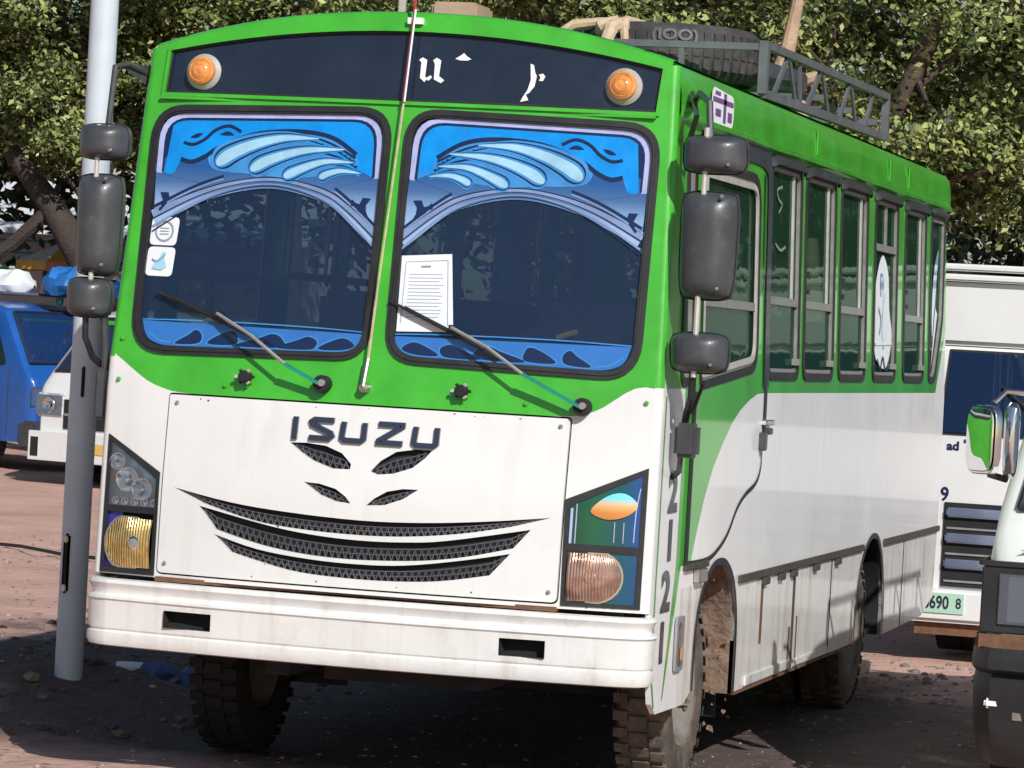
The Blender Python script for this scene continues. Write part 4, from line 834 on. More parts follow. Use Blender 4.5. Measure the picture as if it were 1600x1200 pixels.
# --- mirrors
def mirror_head(par, x0, x1, z0, z1, y, sg, tap=0, dep=.10, name='mirror_housing'):
    mb = MB('plastic'); w_ = (x1-x0)/2; h_ = (z1-z0)/2; xc, zc = (x0+x1)/2, (z0+z1)/2; P = []; N = 22; rad = .042
    us = [math.sin(math.pi/2*t) for t in np.linspace(-1, 1, N+1)]
    for v in us:
        row = []
        for u in us:
            X_, Z_ = u*(w_-rad)+0, v*(h_-rad); k = max(abs(u), abs(v))
            # push the square grid out to a rounded rectangle
            ex = math.copysign(min(1, abs(u)**3*1.0), u)*rad; ez = math.copysign(min(1, abs(v)**3), v)*rad; m_ = math.hypot(ex, ez)/rad
            if m_ > 1: ex /= m_; ez /= m_
            d = dep*(1-abs(u)**4.2)**.5*(1-abs(v)**9)**.5*(1-.10*u*u) if k < 1 else 0
            row.append(((xc+(X_+ex)*(1+tap*v)), y-d, zc+Z_+ez))
        P.append(row)
    mb.grid(P); b_ = [P[0][i] for i in range(N+1)]+[P[j][N] for j in range(1, N+1)]+[P[N][i] for i in range(N-1, -1, -1)]+[P[j][0] for j in range(N-1, 0, -1)]
    mb.grid([b_, [(xc+(p[0]-xc)*1.02, y+.018, zc+(p[2]-zc)*1.01) for p in b_]], 0, True)
    h = mb.build(name, par, ang=60)
    mb = MB('rubber'); mb.tube([(p[0]+(p[0]-xc)*.012, y-.012, p[2]+(p[2]-zc)*.012) for p in b_]+[(b_[0][0]+(b_[0][0]-xc)*.012, y-.012, b_[0][2])], .0035, 5); mb.build('seam_rim', h)
    for zz in ((z0+.03, z1-.03) if z1-z0 > .2 else (z0+.022,)):
        mb = MB('steel'); mb.lathe([(.0001, .010), (.006, .010), (.008, 0)], (xc+w_*.55, y-dep*.93, zz+.012), (0, -1, 0), 8); mb.build('screw', h)
    P = [b_]; y = y+.016
    mb = MB('mirror', 'dark'); q = [(p[0]*.95+(x0+x1)/2*.05, y-.004, p[2]*.97+(z0+z1)/2*.03) for p in P[0]]; mb.add(q, [tuple(range(len(q)))]); mb.build('mirror_glass', h)
    return h
mb = MB('rubber', 'lgrey', 'plastic')
mb.tube([(1.12, .42, 2.80), (1.20, .20, 2.84), (1.262, .10, 2.80), (1.275, .09, 2.66)], .014, 8, 2)
mb.tube([(1.13, .42, 2.68), (1.20, .25, 2.62), (1.25, .1, 2.70)], .010, 8, 0)
mb.tube([(1.268, .055, 2.70), (1.268, .055, 1.74)], .011, 8, 1)
mb.tube([(1.265, .06, 1.78), (1.255, .10, 1.66), (1.215, .22, 1.60), (1.19, .3, 1.55)], .015, 8, 0)
mb.tube([(1.30, .10, 1.72), (1.24, .2, 1.60)], .008, 6, 0)
mb.tube([(1.20, .22, 1.45), (1.19, .25, 1.37), (1.15, .30, 1.34)], .012, 6, 2)
mb.tube([(1.14, .33, 2.85), (1.21, .12, 2.75), (1.15, .30, 2.68)], .012, 6, 2)
MR = mb.build('mirror_arm', BUS, label='mirror arm with three black housings at right')
mirror_head(MR, 1.175, 1.425, 2.525, 2.672, .10, 1); mirror_head(MR, 1.180, 1.402, 2.042, 2.455, .10, 1, .03); mirror_head(MR, 1.165, 1.395, 1.758, 1.912, .10, 1, .02)
mb = MB('plastic'); mb.box(1.175, 1.268, .18, .26, 1.425, 1.56); mb.build('mirror_bracket', MR, bevel=.015)
mb = MB('plastic', 'rubber', 'lgrey')
mb.tube([(-1.12, .30, 2.84), (-1.17, .18, 2.875), (-1.20, .11, 2.86), (-1.215, .10, 2.60)], .013, 8, 0)
mb.add([(-1.12, .3, 2.80), (-1.115, .28, 2.88), (-1.20, .14, 2.872), (-1.12, .29, 2.79)], [(0, 1, 2), (0, 2, 3)], 0)
mb.tube([(-1.235, .055, 2.62), (-1.235, .055, 1.86)], .011, 8, 2)
mb.tube([(-1.255, .07, 1.86), (-1.255, .08, 1.76), (-1.235, .12, 1.68), (-1.19, .2, 1.62)], .014, 8, 1)
mb.tube([(-1.19, .10, 1.90), (-1.185, .15, 1.6)], .018, 8, 0)
ML = mb.build('mirror_arm', BUS, label='mirror arm with three black housings at left')
mirror_head(ML, -1.325, -1.115, 2.480, 2.622, .10, -1); mirror_head(ML, -1.318, -1.130, 2.012, 2.418, .10, -1, .04); mirror_head(ML, -1.345, -1.155, 1.842, 2.000, .10, -1, .02)
mb = MB('plastic'); mb.box(-1.215, -1.160, .10, .18, 1.43, 1.64); mb.build('mirror_bracket', ML, bevel=.012)

# --- interior
mb = MB('dark', 'seat'); mb.box(-1.08, 1.08, .13, .50, 1.35, 1.70); mb.build('dashboard', BUS, bevel=.04)
mb = MB('rubber'); c = Vector((.52, .62, 1.78)); ax = Vector((0, -.5, .86)); u = ax.orthogonal().normalized(); v = ax.cross(u).normalized()
mb.tube([c+.21*(math.cos(t)*u+math.sin(t)*v) for t in np.linspace(0, 2*math.pi, 28)], .015, 6); mb.tube([c+.2*u, c-.2*u], .012, 6); mb.tube([c+.0*u, c-ax*.3], .02, 6); mb.build('steering_wheel', BUS)
def seat(x, y, w_, m='seat'):
    mb = MB(m, 'dark'); mb.box(x-w_/2, x+w_/2, y, y+.45, 1.30, 1.42); mb.build('seat', BUS, bevel=.03)
    mb = MB(m); mb.box(x-w_/2, x+w_/2, y+.42, y+.52, 1.38, 2.02); mb.build('seat', BUS, bevel=.03)
seat(.52, .95, .48, 'seatl'); seat(-.5, .95, .42, 'seatl')
for k in range(6):
    for x in (-.62, .62): seat(x, 2.2+k*.85, .85)
mb = MB('dark'); mb.box(-1.05, 1.05, 7.35, 7.40, 1.0, 2.0); mb.build('rear_bulkhead', BUS)
mb = MB('cloth', 'yellow'); P = []
for i in range(14):
    x = .48+.5*i/13; row = []
    for j in range(6):
        t = j/5; h = (.06+.09*math.sin(math.pi*i/13)+.012*math.sin(i*2.1+j))*math.sin(math.pi*(.12+.8*t)); row.append((x, .14+.22*t, 1.80+h if i not in (0, 13) else 1.72))
    P.append(row)
mb.grid(P); mb.box(.48, .98, .16, .34, 1.70, 1.82); cl = mb.build('cloth', None); tag(cl, 'dark cloth heaped on the dashboard behind the right windscreen', 'cloth')
mb = MB('yellow'); mb.bar((.70, .11, 1.862), (.785, .12, 1.892), .012, .02); tag(mb.build('tube', None, bevel=.004), 'small yellow tube on the dark cloth at the windscreen', 'tube')
mb = MB('lgrey', 'rubber'); mb.box(-.44, -.36, .40, .43, 2.26, 2.29); mb.tube([(-.4, .42, 2.28), (-.4, .45, 2.45)], .006); mb.build('inner_mirror', BUS, bevel=.006)

# --- roof rack
zt, zb_ = 3.235, 3.015; RK = None
for s_ in (1, -1):
    x = s_*1.0; mb = MB('rack')
    mb.bar((x, 2.38, zt), (x, 5.76, zt+.045), .035, .035); mb.bar((x, 2.38, zb_), (x, 5.84, zb_+.045), .035, .04)
    mb.box(x-.02, x+.02, 2.36, 2.41, zb_, zt+.017); mb.box(x-.02, x+.02, 5.74, 5.78, zb_+.04, zt+.06)
    o = mb.build('roof_rack' if s_ > 0 else 'side_frame', BUS if s_ > 0 else RK, smooth=False); RK = RK or o
def rung(a, b, w_=.036, h=.012):
    mb = MB('rack'); mb.bar(a, b, h, w_); mb.build('rack_bar', RK, smooth=False)
dg = [(2.62, 0, 2.95, 1), (2.95, 1, 3.18, 0), (3.45, 0, 3.80, 1), (3.30, 0, 3.22, 1), (3.80, 1, 4.05, 0), (4.35, 0, 4.62, 1), (4.62, 1, 4.85, 0), (5.1, 0, 5.35, 1)]
for s_ in (1, -1):
    for a, ta, b, tb in dg: rung((s_*1.0, a, (zt if ta else zb_)+.013*(a-2.4)), (s_*1.0, b, (zt if tb else zb_)+.013*(b-2.4)))
rung((-1.0, 2.38, zt-.01), (1.0, 2.38, zt-.01), .03, .03); rung((-1.0, 2.38, zb_+.09), (-.6, 2.38, zb_+.15), .02, .02)
for x in (-.5, .12, .62): rung((x, 2.38, zr(x)+.02), (x, 2.38, zt-.01), .025, .025)
for y in (3.1, 3.9, 4.7, 5.5): rung((-1.0, y, 3.12), (1.0, y, 3.12), .03, .03)
# --- things on the roof
T = empty('spare_tyre', 'large black spare tyre lying flat on the bus roof', 'tyre', (.43, 2.90, 3.12))
mb = MB('tyre', 'lettw'); h = .13; r0 = .45
mb.lathe([(.25, -h+.01), (.27, -h), (.40, -h+.005), (.43, -h+.03), (r0, -h*.55), (r0+.004, 0), (r0, h*.55), (.43, h-.03), (.40, h-.005), (.27, h), (.25, h-.01), (.245, 0), (.25, -h+.01)], (0, 0, .09), (0, 0, 1), 64)
for k in range(54):
    t = 2*math.pi*k/54; c = Vector((math.cos(t), math.sin(t), 0)); tt = Vector((-math.sin(t), math.cos(t), 0))
    for zz in (-.06, .0, .06):
        p = Vector((0, 0, .09+zz))+c*(r0-.004); vs = [p+tt*q+Vector((0, 0, s_))+c*e for q in (-.017, .017) for s_ in (-.024, .024) for e in (0, .012)]
        mb.add(vs, [(0, 1, 3, 2), (4, 6, 7, 5), (0, 4, 5, 1), (2, 3, 7, 6), (1, 5, 7, 3)])
mb.build('tyre_casing', T)
mb = MB('rack'); text_mb(mb, '(IOO)', .07, lambda a, b: ((r0+.015)*math.sin(a/r0+.30), -(r0+.015)*math.cos(a/r0+.30), .155+b), 0, 1.2, 0, .002); mb.build('sidewall_mark', T)
mb = MB('strap'); O_ = Vector((-.14, .24, .03))
def tb(pts, r, n=8): mb.tube([Vector(p)+O_ for p in pts], r, n)
tb([(.40, 1.98, 3.06), (.42, 2.15, 3.26), (.45, 2.32, 3.305), (.50, 2.7, 3.315), (.6, 3.0, 3.32)], [.018, .035, .03, .02, .02])
tb([(.44, 2.22, 3.30), (.36, 2.2, 3.27), (.34, 2.23, 3.24)], [.03, .04, .015], 7); tb([(.46, 2.23, 3.30), (.475, 2.20, 3.21), (.48, 2.21, 3.15)], [.026, .02, .018], 7)
tb([(.10, 2.25, 3.20), (.22, 2.25, 3.28), (.34, 2.28, 3.30), (.45, 2.30, 3.305)], [.02, .025, .02, .02])
tag(mb.build('strap', None), 'tan cloth strap knotted round the spare tyre on the roof', 'strap')
mb = MB('card'); mb.box(-.83, -.60, 3.2, 3.5, 3.12, 3.47); tag(mb.build('cargo_box', None, bevel=.015), 'brown cardboard carton lashed behind the aerial on the roof', 'box')
mb = MB('lgrey'); mb.box(-1.0, -.965, 3.2, 3.235, 3.05, 3.9); tag(mb.build('cargo_pole', None, bevel=.006), 'pale square post standing among roof cargo left of the carton', 'post')
mb = MB('plastic'); mb.tube([(.2, 4.0, 3.2), (.5, 4.2, 3.25), (.85, 4.1, 3.2)], [.06, .1, .06], 8); tag(mb.build('cargo_bundle', None), 'dark bundle lying inside the roof rack behind the tyre', 'bundle')

# ================================================================== POLE
PL = empty('metal_pole', 'tall round steel pole painted pale grey standing left of the bus', 'pole', (-2.135, 2.23, .12))
pm = mat('pole_paint', (.55, .61, .68), .5, var=.16, vs=3, dirt=.18, dcol=(.36, .37, .38), coat=.1, ds=6)
mb = MB(pm); mb.tube([(0, 0, 0), (0, 0, 2), (0, 0, 4), (0, 0, 6.5)], .066, 28); mb.build('shaft', PL)
mb = MB('dark', 'steel'); mb.box(-.032, .002, -.078, -.058, .42, .70); mb.build('cable_slot', PL, bevel=.012)
for z in (.445, .675): mb = MB('steel'); mb.box(-.028, -.004, -.088, -.076, z-.016, z+.016); mb.build('bolt', PL, bevel=.005)
mb = MB('dark'); mb.box(.012, .028, -.072, -.056, 1.34, 1.49); mb.build('cable_slot', PL, bevel=.006)
mb = MB('rubber'); mb.tube([(-6.981, 12.43, .0), (-6.7, 12.2, .012), (-6.4, 11.95, .01), (-6.155, 11.70, .012), (-5.6, 11.5, .01)], .014, 6); tag(mb.build('cable', None), 'thin black cable lying across the sunlit dirt left of the pole', 'cable')
# litter by the pole
mb = MB('lettw', 'mblue'); mb.lathe([(.0001, 0), (.03, .0), (.033, .02), (.033, .13), (.012, .17), (.012, .19), (.0001, .19)], (-2.32, 3.3, .09), (1, .3, 0), 14); tag(mb.build('bottle', None), 'small white plastic bottle lying in shade beside the pole', 'bottle')
bm_ = mat('blue_sack', (.07, .11, .24), .7, var=.4, vs=8, bump=.02, bs=8)
for (x, y, s_, lb) in ((-2.12, 3.35, .12, 'small crumpled blue plastic bag in shade right of the pole'), (-1.80, 3.2, .15, 'larger dull blue sack lying under the bus front')):
    mb = MB(bm_); P = []
    for i in range(9):
        t = i/8; r = s_*math.sqrt(max(.01, 1-(2*t-1)**2)); P.append([(x+(t-.5)*1.9*s_, y+r*math.cos(a)*(1+.2*math.sin(3*a+i)), max(0, .5*s_+r*.55*math.sin(a)*(1+.25*math.sin(2*a+2*i)))) for a in np.linspace(0, 2*math.pi, 11)[:-1]])
    mb.grid(P, 0, True); tag(mb.build('plastic_bag', None), lb, 'bag')

# ================================================================== VANS
def van(name, label, cat, loc, rz, L, Wd, H, paint, hood=.95, ws=(.14, .72), sill=.32, col2=None, dark_low=False, glass='sdglass'):
    root = empty(name, label, cat, loc, rz); hw = Wd/2
    def wx(z): return hw-max(0, z-1.05)*.16-.02*max(0, .6-z)
    def zt(y):
        for a, b in zip(prof_, prof_[1:]):
            if a[0] <= y <= b[0]: return a[1]+(b[1]-a[1])*(y-a[0])/(b[0]-a[0])
        return H
    prof_ = [(0, hood-.10), (.04, hood+.02), (ws[0], hood+.13), (ws[1], H-.09), (ws[1]+.30, H-.02), (ws[1]+.8, H), (L-.25, H-.03), (L, H-.18)]
    ys = sorted(set([0, .015, .04, .08, ws[0], ws[1]]+list(np.linspace(0, L, 40))))
    def ring(y):
        z1 = zt(y); z0 = sill; fr = .10*math.exp(-y/.07)
        r = []
        zz = list(np.linspace(z0, z1-.06, 9))
        for z in zz: r.append((-(wx(z)-fr), y, z))
        w_ = wx(z1-.06)-fr
        r += [(-(w_-.012), y, z1-.03), (-(w_-.05), y, z1-.006)]
        r += [(x, y, z1+.015*(1-(x/w_)**2)) for x in np.linspace(-(w_-.12), w_-.12, 7)]
        r += [(w_-.05, y, z1-.006), (w_-.012, y, z1-.03)]+[((wx(z)-fr), y, z) for z in reversed(zz)]
        return r
    P = [ring(y) for y in ys]; mb = MB(paint, 'dark'); mb.grid(P); n = len(P[0])
    for q in (P[0], P[-1]): mb.add(q, [tuple(range(n))])
    mb.add([P[0][0], P[0][-1], P[-1][-1], P[-1][0]], [(0, 1, 2, 3)], 1)
    body = mb.build('body', root, ang=50)
    # windscreen
    mb = MB('wsglass', 'rubber', paint); Q = []
    for t in np.linspace(.08, .95, 6):
        y = ws[0]+(ws[1]-ws[0])*t; z = zt(y); w_ = wx(z-.06); Q.append([(x, y-.012, z+.012+.015*(1-(x/w_)**2)) for x in np.linspace(-(w_-.10), w_-.10, 9)])
    mb.grid(Q, 0); gl = mb.build('windscreen', root)
    mb = MB('rubber'); e = [q[0] for q in Q]+[q for q in Q[-1]]+[q[-1] for q in reversed(Q)]+[q for q in reversed(Q[0])]; mb.tube(e+[e[0]], .014, 5); mb.build('gasket', gl)
    for s_ in (-1, 1):   # side glass
        fm = lambda y, z, s_=s_: (s_*(wx(z)+.006), y, z); z1 = H-.28; zb = hood+.18
        segs = [[(ws[0]+.38, zb), (1.25, zb-.02), (1.25, z1), (ws[1]+.12, z1)]]
        y = 1.36
        while y < L-.9: segs.append([(y, zb), (y+.85, zb), (y+.85, z1), (y, z1)]); y += .95
        for k, q in enumerate(segs):
            mb = MB('rubber'); pq = rpoly(q, .05, 3); sheet(mb, inset(pq, -.018), [], fm, 0, (), .3); wn = mb.build('side_window', root)
            mb = MB(glass); sheet(mb, pq, [], lambda y, z, s_=s_: (s_*(wx(z)+.012), y, z), 0, (), .3); mb.build('pane', wn)
        mb = MB('seam')
        for yy in (.42, 1.32, 2.3): mb.add([(s_*(wx(z)+.003), yy+d, z) for z in (.4, 1.0, zb-.03) for d in (0, .012)], [(0, 1, 3, 2), (2, 3, 5, 4)])
        mb.build('door_seam', root)
        mb = MB('rubber'); mb.box(*sorted((s_*(hw-.01), s_*(hw+.012))), 1.12, 1.24, .98, 1.01); mb.build('door_handle', root)
        for yy in (.95, L-1.05):
            mb = MB('dark'); mb.add([(s_*(hw+.006), yy+.36*math.cos(t), max(.30, .34+.36*math.sin(t))) for t in np.linspace(0, math.pi, 14)], [tuple(range(14))]); mb.build('wheel_arch', root)
            wheel(s_*(hw-.09), yy, .19, s_, 'tyre', root, .32)
    return root, wx, zt
WP = mat('van_white', (.74, .75, .76), .3, coat=.6, var=.05, vs=3, dirt=.06, dcol=(.5, .48, .45))
BLP = mat('van_blue', (.012, .095, .38), .3, coat=.6, var=.12, vs=3, dirt=.08, dcol=(.05, .12, .3))
WPc = mat('van_cream', (.72, .76, .74), .3, coat=.6, var=.05, vs=3, dirt=.08, dcol=(.45, .44, .42))
# -- white van close on the right
VR, wx, zt = van('white_van', 'white van with black bumper and chrome mirror parked at right edge', 'van', (3.115, 1.2, 0), 0, 4.4, 1.70, 1.86, WPc, hood=1.08, ws=(.12, .62))
mb = MB('rubber'); P = []
for x, y in [(-.87, .5), (-.872, .25), (-.868, .08), (-.84, .0), (-.78, -.06), (-.6, -.09), (0, -.10), (.6, -.09), (.78, -.06), (.84, 0), (.868, .08), (.872, .25), (.87, .5)]:
    k = .04 if abs(x) < .83 else 0
    P.append([(x, y+.03, .70), (x*1.005, y-k*.2, .705), (x*1.012, y-k, .66), (x*1.012, y-k, .62), (x*.995, y+.01, .60), (x*1.0, y-k*.6, .56), (x*.995, y-k*.4, .40), (x*.97, y+.03, .26), (x*.95, y+.06, .22)])
mb.grid(P); mb.build('front_bumper', VR, label='black plastic front bumper')
mb = MB('lettw', 'steel'); mb.box(-.80, -.70, -.085, -.06, .46, .50); mb.box(-.69, -.60, -.10, -.08, .41, .46, 1); mb.build('bumper_lamp', VR, bevel=.01)
mb = MB('rubber', 'lens', 'rust', 'mblue')
mb.box(-.845, .845, -.014, .02, .70, .755, 2); mb.box(-.85, .85, -.016, .02, 1.035, 1.055, 0)
mb.box(-.862, -.845, .01, .5, 1.035, 1.055, 0); mb.box(-.862, -.842, .01, .5, .70, .755, 2)
mb.build('front_trim', VR)
for s_ in (-1, 1):
    mb = MB('rubber'); mb.box(*sorted((s_*.47, s_*.845)), -.012, .03, .76, 1.033); hl = mb.build('headlight', VR, bevel=.006)
    mb = MB('lens', 'chrome'); mb.box(*sorted((s_*.50, s_*.775)), -.024, -.013, .795, 1.01); mb.build('lens', hl, bevel=.008)
    mb = MB('paper'); mb.box(*sorted((s_*.51, s_*.735)), -.0125, -.0122, .81, .995); mb.build('reflector', hl)
mb = MB('dark', 'mesh'); mb.box(-.45, .45, -.01, .02, .78, 1.02)
for k in range(5): mb.box(-.44, .44, -.02, -.01, .80+k*.045, .812+k*.045, 1)
mb.build('grille', VR)
mb = MB('mblue'); strip(mb, [(-.70, 1.10), (-.62, 1.115), (-.5, 1.10), (-.4, 1.12)], lambda t: .03*math.sin(math.pi*t), lambda x, z: (x, -.002+(z-1.08)*.12/.16-.008, z)); mb.build('painted_stripe', VR)
mb = MB('chrome', 'rubber'); P = []
for k, (d, s_) in enumerate(((0, 1), (-.03, 1.02), (-.055, .9), (-.07, .6), (-.075, .02))):
    P.append([(-.88-.045*0+.075*s_*math.copysign(abs(math.cos(t))**.5, math.cos(t)), .16+d, 1.545+.155*s_*math.copysign(abs(math.sin(t))**.5, math.sin(t))) for t in np.linspace(0, 2*math.pi, 29)[:-1]])
mb.grid([[(-.785+(p[0]+.88)*.42, p[1]+.06, p[2]) for p in r] for r in P], 0, True); mh = mb.build('side_mirror', VR, label='chrome backed side mirror')
mb = MB('lgrey', 'chrome', 'rubber')
mb.tube([(-.86, .2, 1.70), (-.82, .22, 1.745), (-.6, .4, 1.74)], .012, 6, 1); mb.build('mirror_bracket', mh); mb = MB('rubber'); mb.tube([(-.87, .2, 1.40), (-.80, .25, 1.38)], .014, 6); mb.build('mirror_bracket', mh)
for nm, mm, dd, sc in (('mirror_shell', 'chrome', 0, 1.0), ('mirror_glass', 'mirror', .012, .92)):
    mb = MB(mm); ux = Vector((math.cos(R(-38)), math.sin(R(-38)), 0)); nv = Vector((-math.sin(R(38)), -math.cos(R(38)), 0)); cc = Vector((-.878, .02, 1.545)); P = []
    for f_, bb in ((1, 0), (.97, .004), (.8, .007), (.5, .009), (.02, .010)):
        P.append([cc+nv*(dd+bb+.006)+ux*(.084*sc*f_*math.copysign(abs(math.cos(t))**.45, math.cos(t)))+Vector((0, 0, .142*sc*f_*math.copysign(abs(math.sin(t))**.45, math.sin(t)))) for t in np.linspace(0, 2*math.pi, 33)[:-1]])
    if mm == 'chrome': P.insert(0, [p-nv*.03 for p in P[0]])
    mb.grid(P, 0, True); mb.build(nm, mh)
mb = MB('rack')
for x in (-.62, .62): mb.tube([(x, 1.0, 2.10), (x, 4.0, 2.10)], .018, 6); 
for y in (1.0, 1.7, 2.4, 3.1, 3.9): mb.tube([(-.62, y, 2.10), (.62, y, 2.10)], .014, 6); mb.tube([(-.62, y, 1.83), (-.62, y, 2.1)], .014, 6); mb.tube([(.62, y, 1.83), (.62, y, 2.1)], .014, 6)
mb.build('roof_rack', VR)
# -- white minibus far left
VL, wx, zt = van('white_minibus', 'white minibus parked behind the pole beside the blue van', 'van', (-10.12, 22.0, 0), R(-17), 4.6, 1.75, 1.93, WP, hood=1.02, ws=(.15, .75))
for s_ in (-1, 1):
    mb = MB('silver', 'dark'); mb.box(*sorted((s_*.46, s_*.845)), -.014, .05, .72, .98); hl = mb.build('headlight', VL, bevel=.02)
    mb = MB('lens'); mb.box(*sorted((s_*.48, s_*.83)), -.022, -.015, .74, .96); mb.build('lens', hl)
    mb = MB('chrome'); mb.lathe([(.001, 0), (.05, .003), (.085, .012), (.09, .006)], (s_*.66, -.02, .85), (0, -1, 0), 18); mb.lathe([(.001, .002), (.03, .012), (.035, .004)], (s_*.66, -.03, .85), (0, -1, 0), 12); mb.build('reflector', hl)
mb = MB('dark', 'steel'); mb.box(-.45, .45, -.013, .02, .60, .92); mb.box(-.45, .45, -.02, -.013, .74, .77, 1); mb.build('grille', VL)
mb = MB(WP, 'dark', 'yellow'); mb.box(-.885, .885, -.07, .25, .24, .56); mb.box(-.85, -.73, -.076, -.05, .28, .50, 1); mb.box(.73, .85, -.076, -.05, .28, .50, 1); mb.box(-.25, .25, -.08, -.07, .34, .46, 2); mb.build('front_bumper', VL, bevel=.03)
mb = MB('green', 'cyan'); mb.box(-.6, .6, .645, .665, 1.72, 1.80); mb.build('sun_strip', VL)
# -- blue van
VB, wx, zt = van('blue_van', 'bright blue van with loaded roof parked at far left', 'van', (-11.55, 25.2, 0), R(62), 4.5, 1.72, 1.95, BLP, hood=1.05, ws=(.15, .70))
for s_ in (-1, 1):
    mb = MB('lens'); mb.box(*sorted((s_*.50, s_*.83)), -.02, .03, .76, .98); mb.build('headlight', VB, bevel=.01)
mb = MB('plastic'); mb.box(-.87, .87, -.08, .2, .25, .58); mb.build('front_bumper', VB, bevel=.03)
mb = MB('green'); mb.box(-.55, .55, .60, .62, 1.70, 1.77); mb.build('sun_strip', VB)
mb = MB('rack')
for x in (-.6, .6): mb.tube([(x, .9, 2.06), (x, 4.2, 2.06)], .02, 6)
for y in (.9, 2, 3, 4.2): mb.tube([(-.6, y, 2.06), (.6, y, 2.06)], .016, 6)
mb.build('roof_rack', VB)
tarp = mat('blue_tarp', (.02, .16, .50), .5, var=.3, vs=5, bump=.03, bs=5)
for i, (x, y, s_, lb, m_) in enumerate(((-12.0, 25.6, .40, 'blue tarpaulin bundle on the roof of the blue van', tarp), (-11.2, 25.5, .28, 'smaller blue sack at the front of the blue van roof', tarp), (-12.9, 25.9, .33, 'white and green sack at the back of the blue van roof', M['paper']), (-10.95, 25.2, .20, 'dark bag at the windscreen end of the blue van roof', M['cloth']))):
    mb = MB(m_); P = []
    for k in range(9):
        t = k/8; r = s_*math.sqrt(max(.01, 1-(2*t-1)**2)); P.append([(x+(t-.5)*1.8*s_, y+r*math.cos(a)*(1+.15*math.sin(3*a+k)), 2.04+.35*s_+max(-.3*s_, r*.55*math.sin(a)*(1+.3*math.sin(2*a+2*k)))) for a in np.linspace(0, 2*math.pi, 13)[:-1]])
    mb.grid(P, 0, True); tag(mb.build('sack', None), lb, 'sack')
# -- white truck behind the bus
TR = empty('white_truck', 'white truck with dark windscreen and blue chrome grille behind the bus', 'truck', (1.9, 8.6, 0))
mb = MB(WP, 'dark')
for (x0, x1, y0, y1, z0, z1) in ((-1.05, 1.05, 0, 1.6, .30, 1.40),): mb.box(x0, x1, y0, y1, z0, z1)
mb.add([(-1.05, 0, 1.40), (1.05, 0, 1.40), (1.05, 1.6, 1.40), (-1.05, 1.6, 1.40), (-.98, .10, 1.96), (.98, .10, 1.96), (.98, 1.6, 1.96), (-.98, 1.6, 1.96)], [(0, 1, 5, 4), (1, 2, 6, 5), (2, 3, 7, 6), (3, 0, 4, 7), (4, 5, 6, 7)])
mb.build('cab', TR, bevel=.02)
mb = MB(WP); mb.box(-1.0, 1.0, .08, 6.2, 1.965, 2.36); mb.box(-1.0, 1.0, 1.7, 6.2, .9, 1.96); mb.build('box_body', TR, bevel=.03)
mb = MB(WP); mb.box(-1.03, 1.03, .04, 6.25, 2.365, 2.41); mb.box(-1.02, 1.02, .05, 6.24, 2.43, 2.475); mb.build('roof_moulding', TR, bevel=.012)
mb = MB('rubber'); mb.add([(-.93, -.006, 1.405), (1.0, -.006, 1.405), (.95, .088, 1.94), (-.895, .088, 1.94)], [(0, 1, 2, 3)]); ws_ = mb.build('windscreen_frame', TR)
mb = MB('wsglass'); wd = glass_mat('truck_glass', (.1, .12, .15), (.012, .025, .075), .85, .02); mb = MB(wd); mb.add([(-.91, -.012, 1.42), (.98, -.012, 1.42), (.93, .080, 1.925), (-.88, .080, 1.925)], [(0, 1, 2, 3)]); mb.build('pane', ws_)
mb = MB('rubber'); mb.tube([(-.2, -.03, 1.45), (-.55, .03, 1.72)], .01, 5); mb.build('wiper', TR)
mb = MB('dark'); mb.box(-.86, .86, -.012, .02, .46, .985); gr = mb.build('grille', TR)
slat = mat('chrome_slat', (.45, .55, .78), .15, metal=.9, var=.15, vs=5)
for z in (.90, .74, .58):
    mb = MB(slat); mb.box(-.845, .845, -.05, -.012, z-.005, z+.055); mb.build('grille_slat', gr, bevel=.012)
for z in (.82, .66, .49):
    mb = MB('grey'); mb.box(-.84, .84, -.022, -.012, z, z+.012); mb.build('grille_slat', gr)
mb = MB(WP); mb.box(-1.10, 1.10, -.13, .15, .24, .45); mb.build('front_bumper', TR, bevel=.025)
mb = MB('rust'); mb.box(-1.0, 1.0, -.06, .3, .16, .238); mb.build('bumper_apron', TR)
plm = mat('plate_green', (.40, .62, .50), .5, var=.05)
mb = MB(plm, 'lettw'); mb.box(-1.09, -.69, -.140, -.132, .30, .425); pl = mb.build('number_plate', TR)
mb = MB('badge'); text_mb(mb, '6690', .112, lambda a, b: (-.862+a, -.1415, .362+b), 0, .72, 0, .003); text_mb(mb, '8', .09, lambda a, b: (-.722+a, -.1415, .362+b), 0, .8, 0, .002)
mb.build('plate_text', pl)
mb = MB('navy')
text_mb(mb, 'ad', .075, lambda a, b: (-.83+a, -.004, 1.335+b), 0, 1.1, 0, .003); text_mb(mb, 'T', .12, lambda a, b: (-.72+a, -.004, 1.33+b), 0, 1.1, 0, .006); text_mb(mb, '9', .12, lambda a, b: (-.865+a, -.004, 1.03+b), 0, .9, 0, .003)
mb.build('lettering', TR)
for s_ in (-1, 1): wheel(s_*.85, .9, .24, s_, 'tyre', TR); wheel(s_*.85, 4.8, .24, s_, 'tyre', TR)

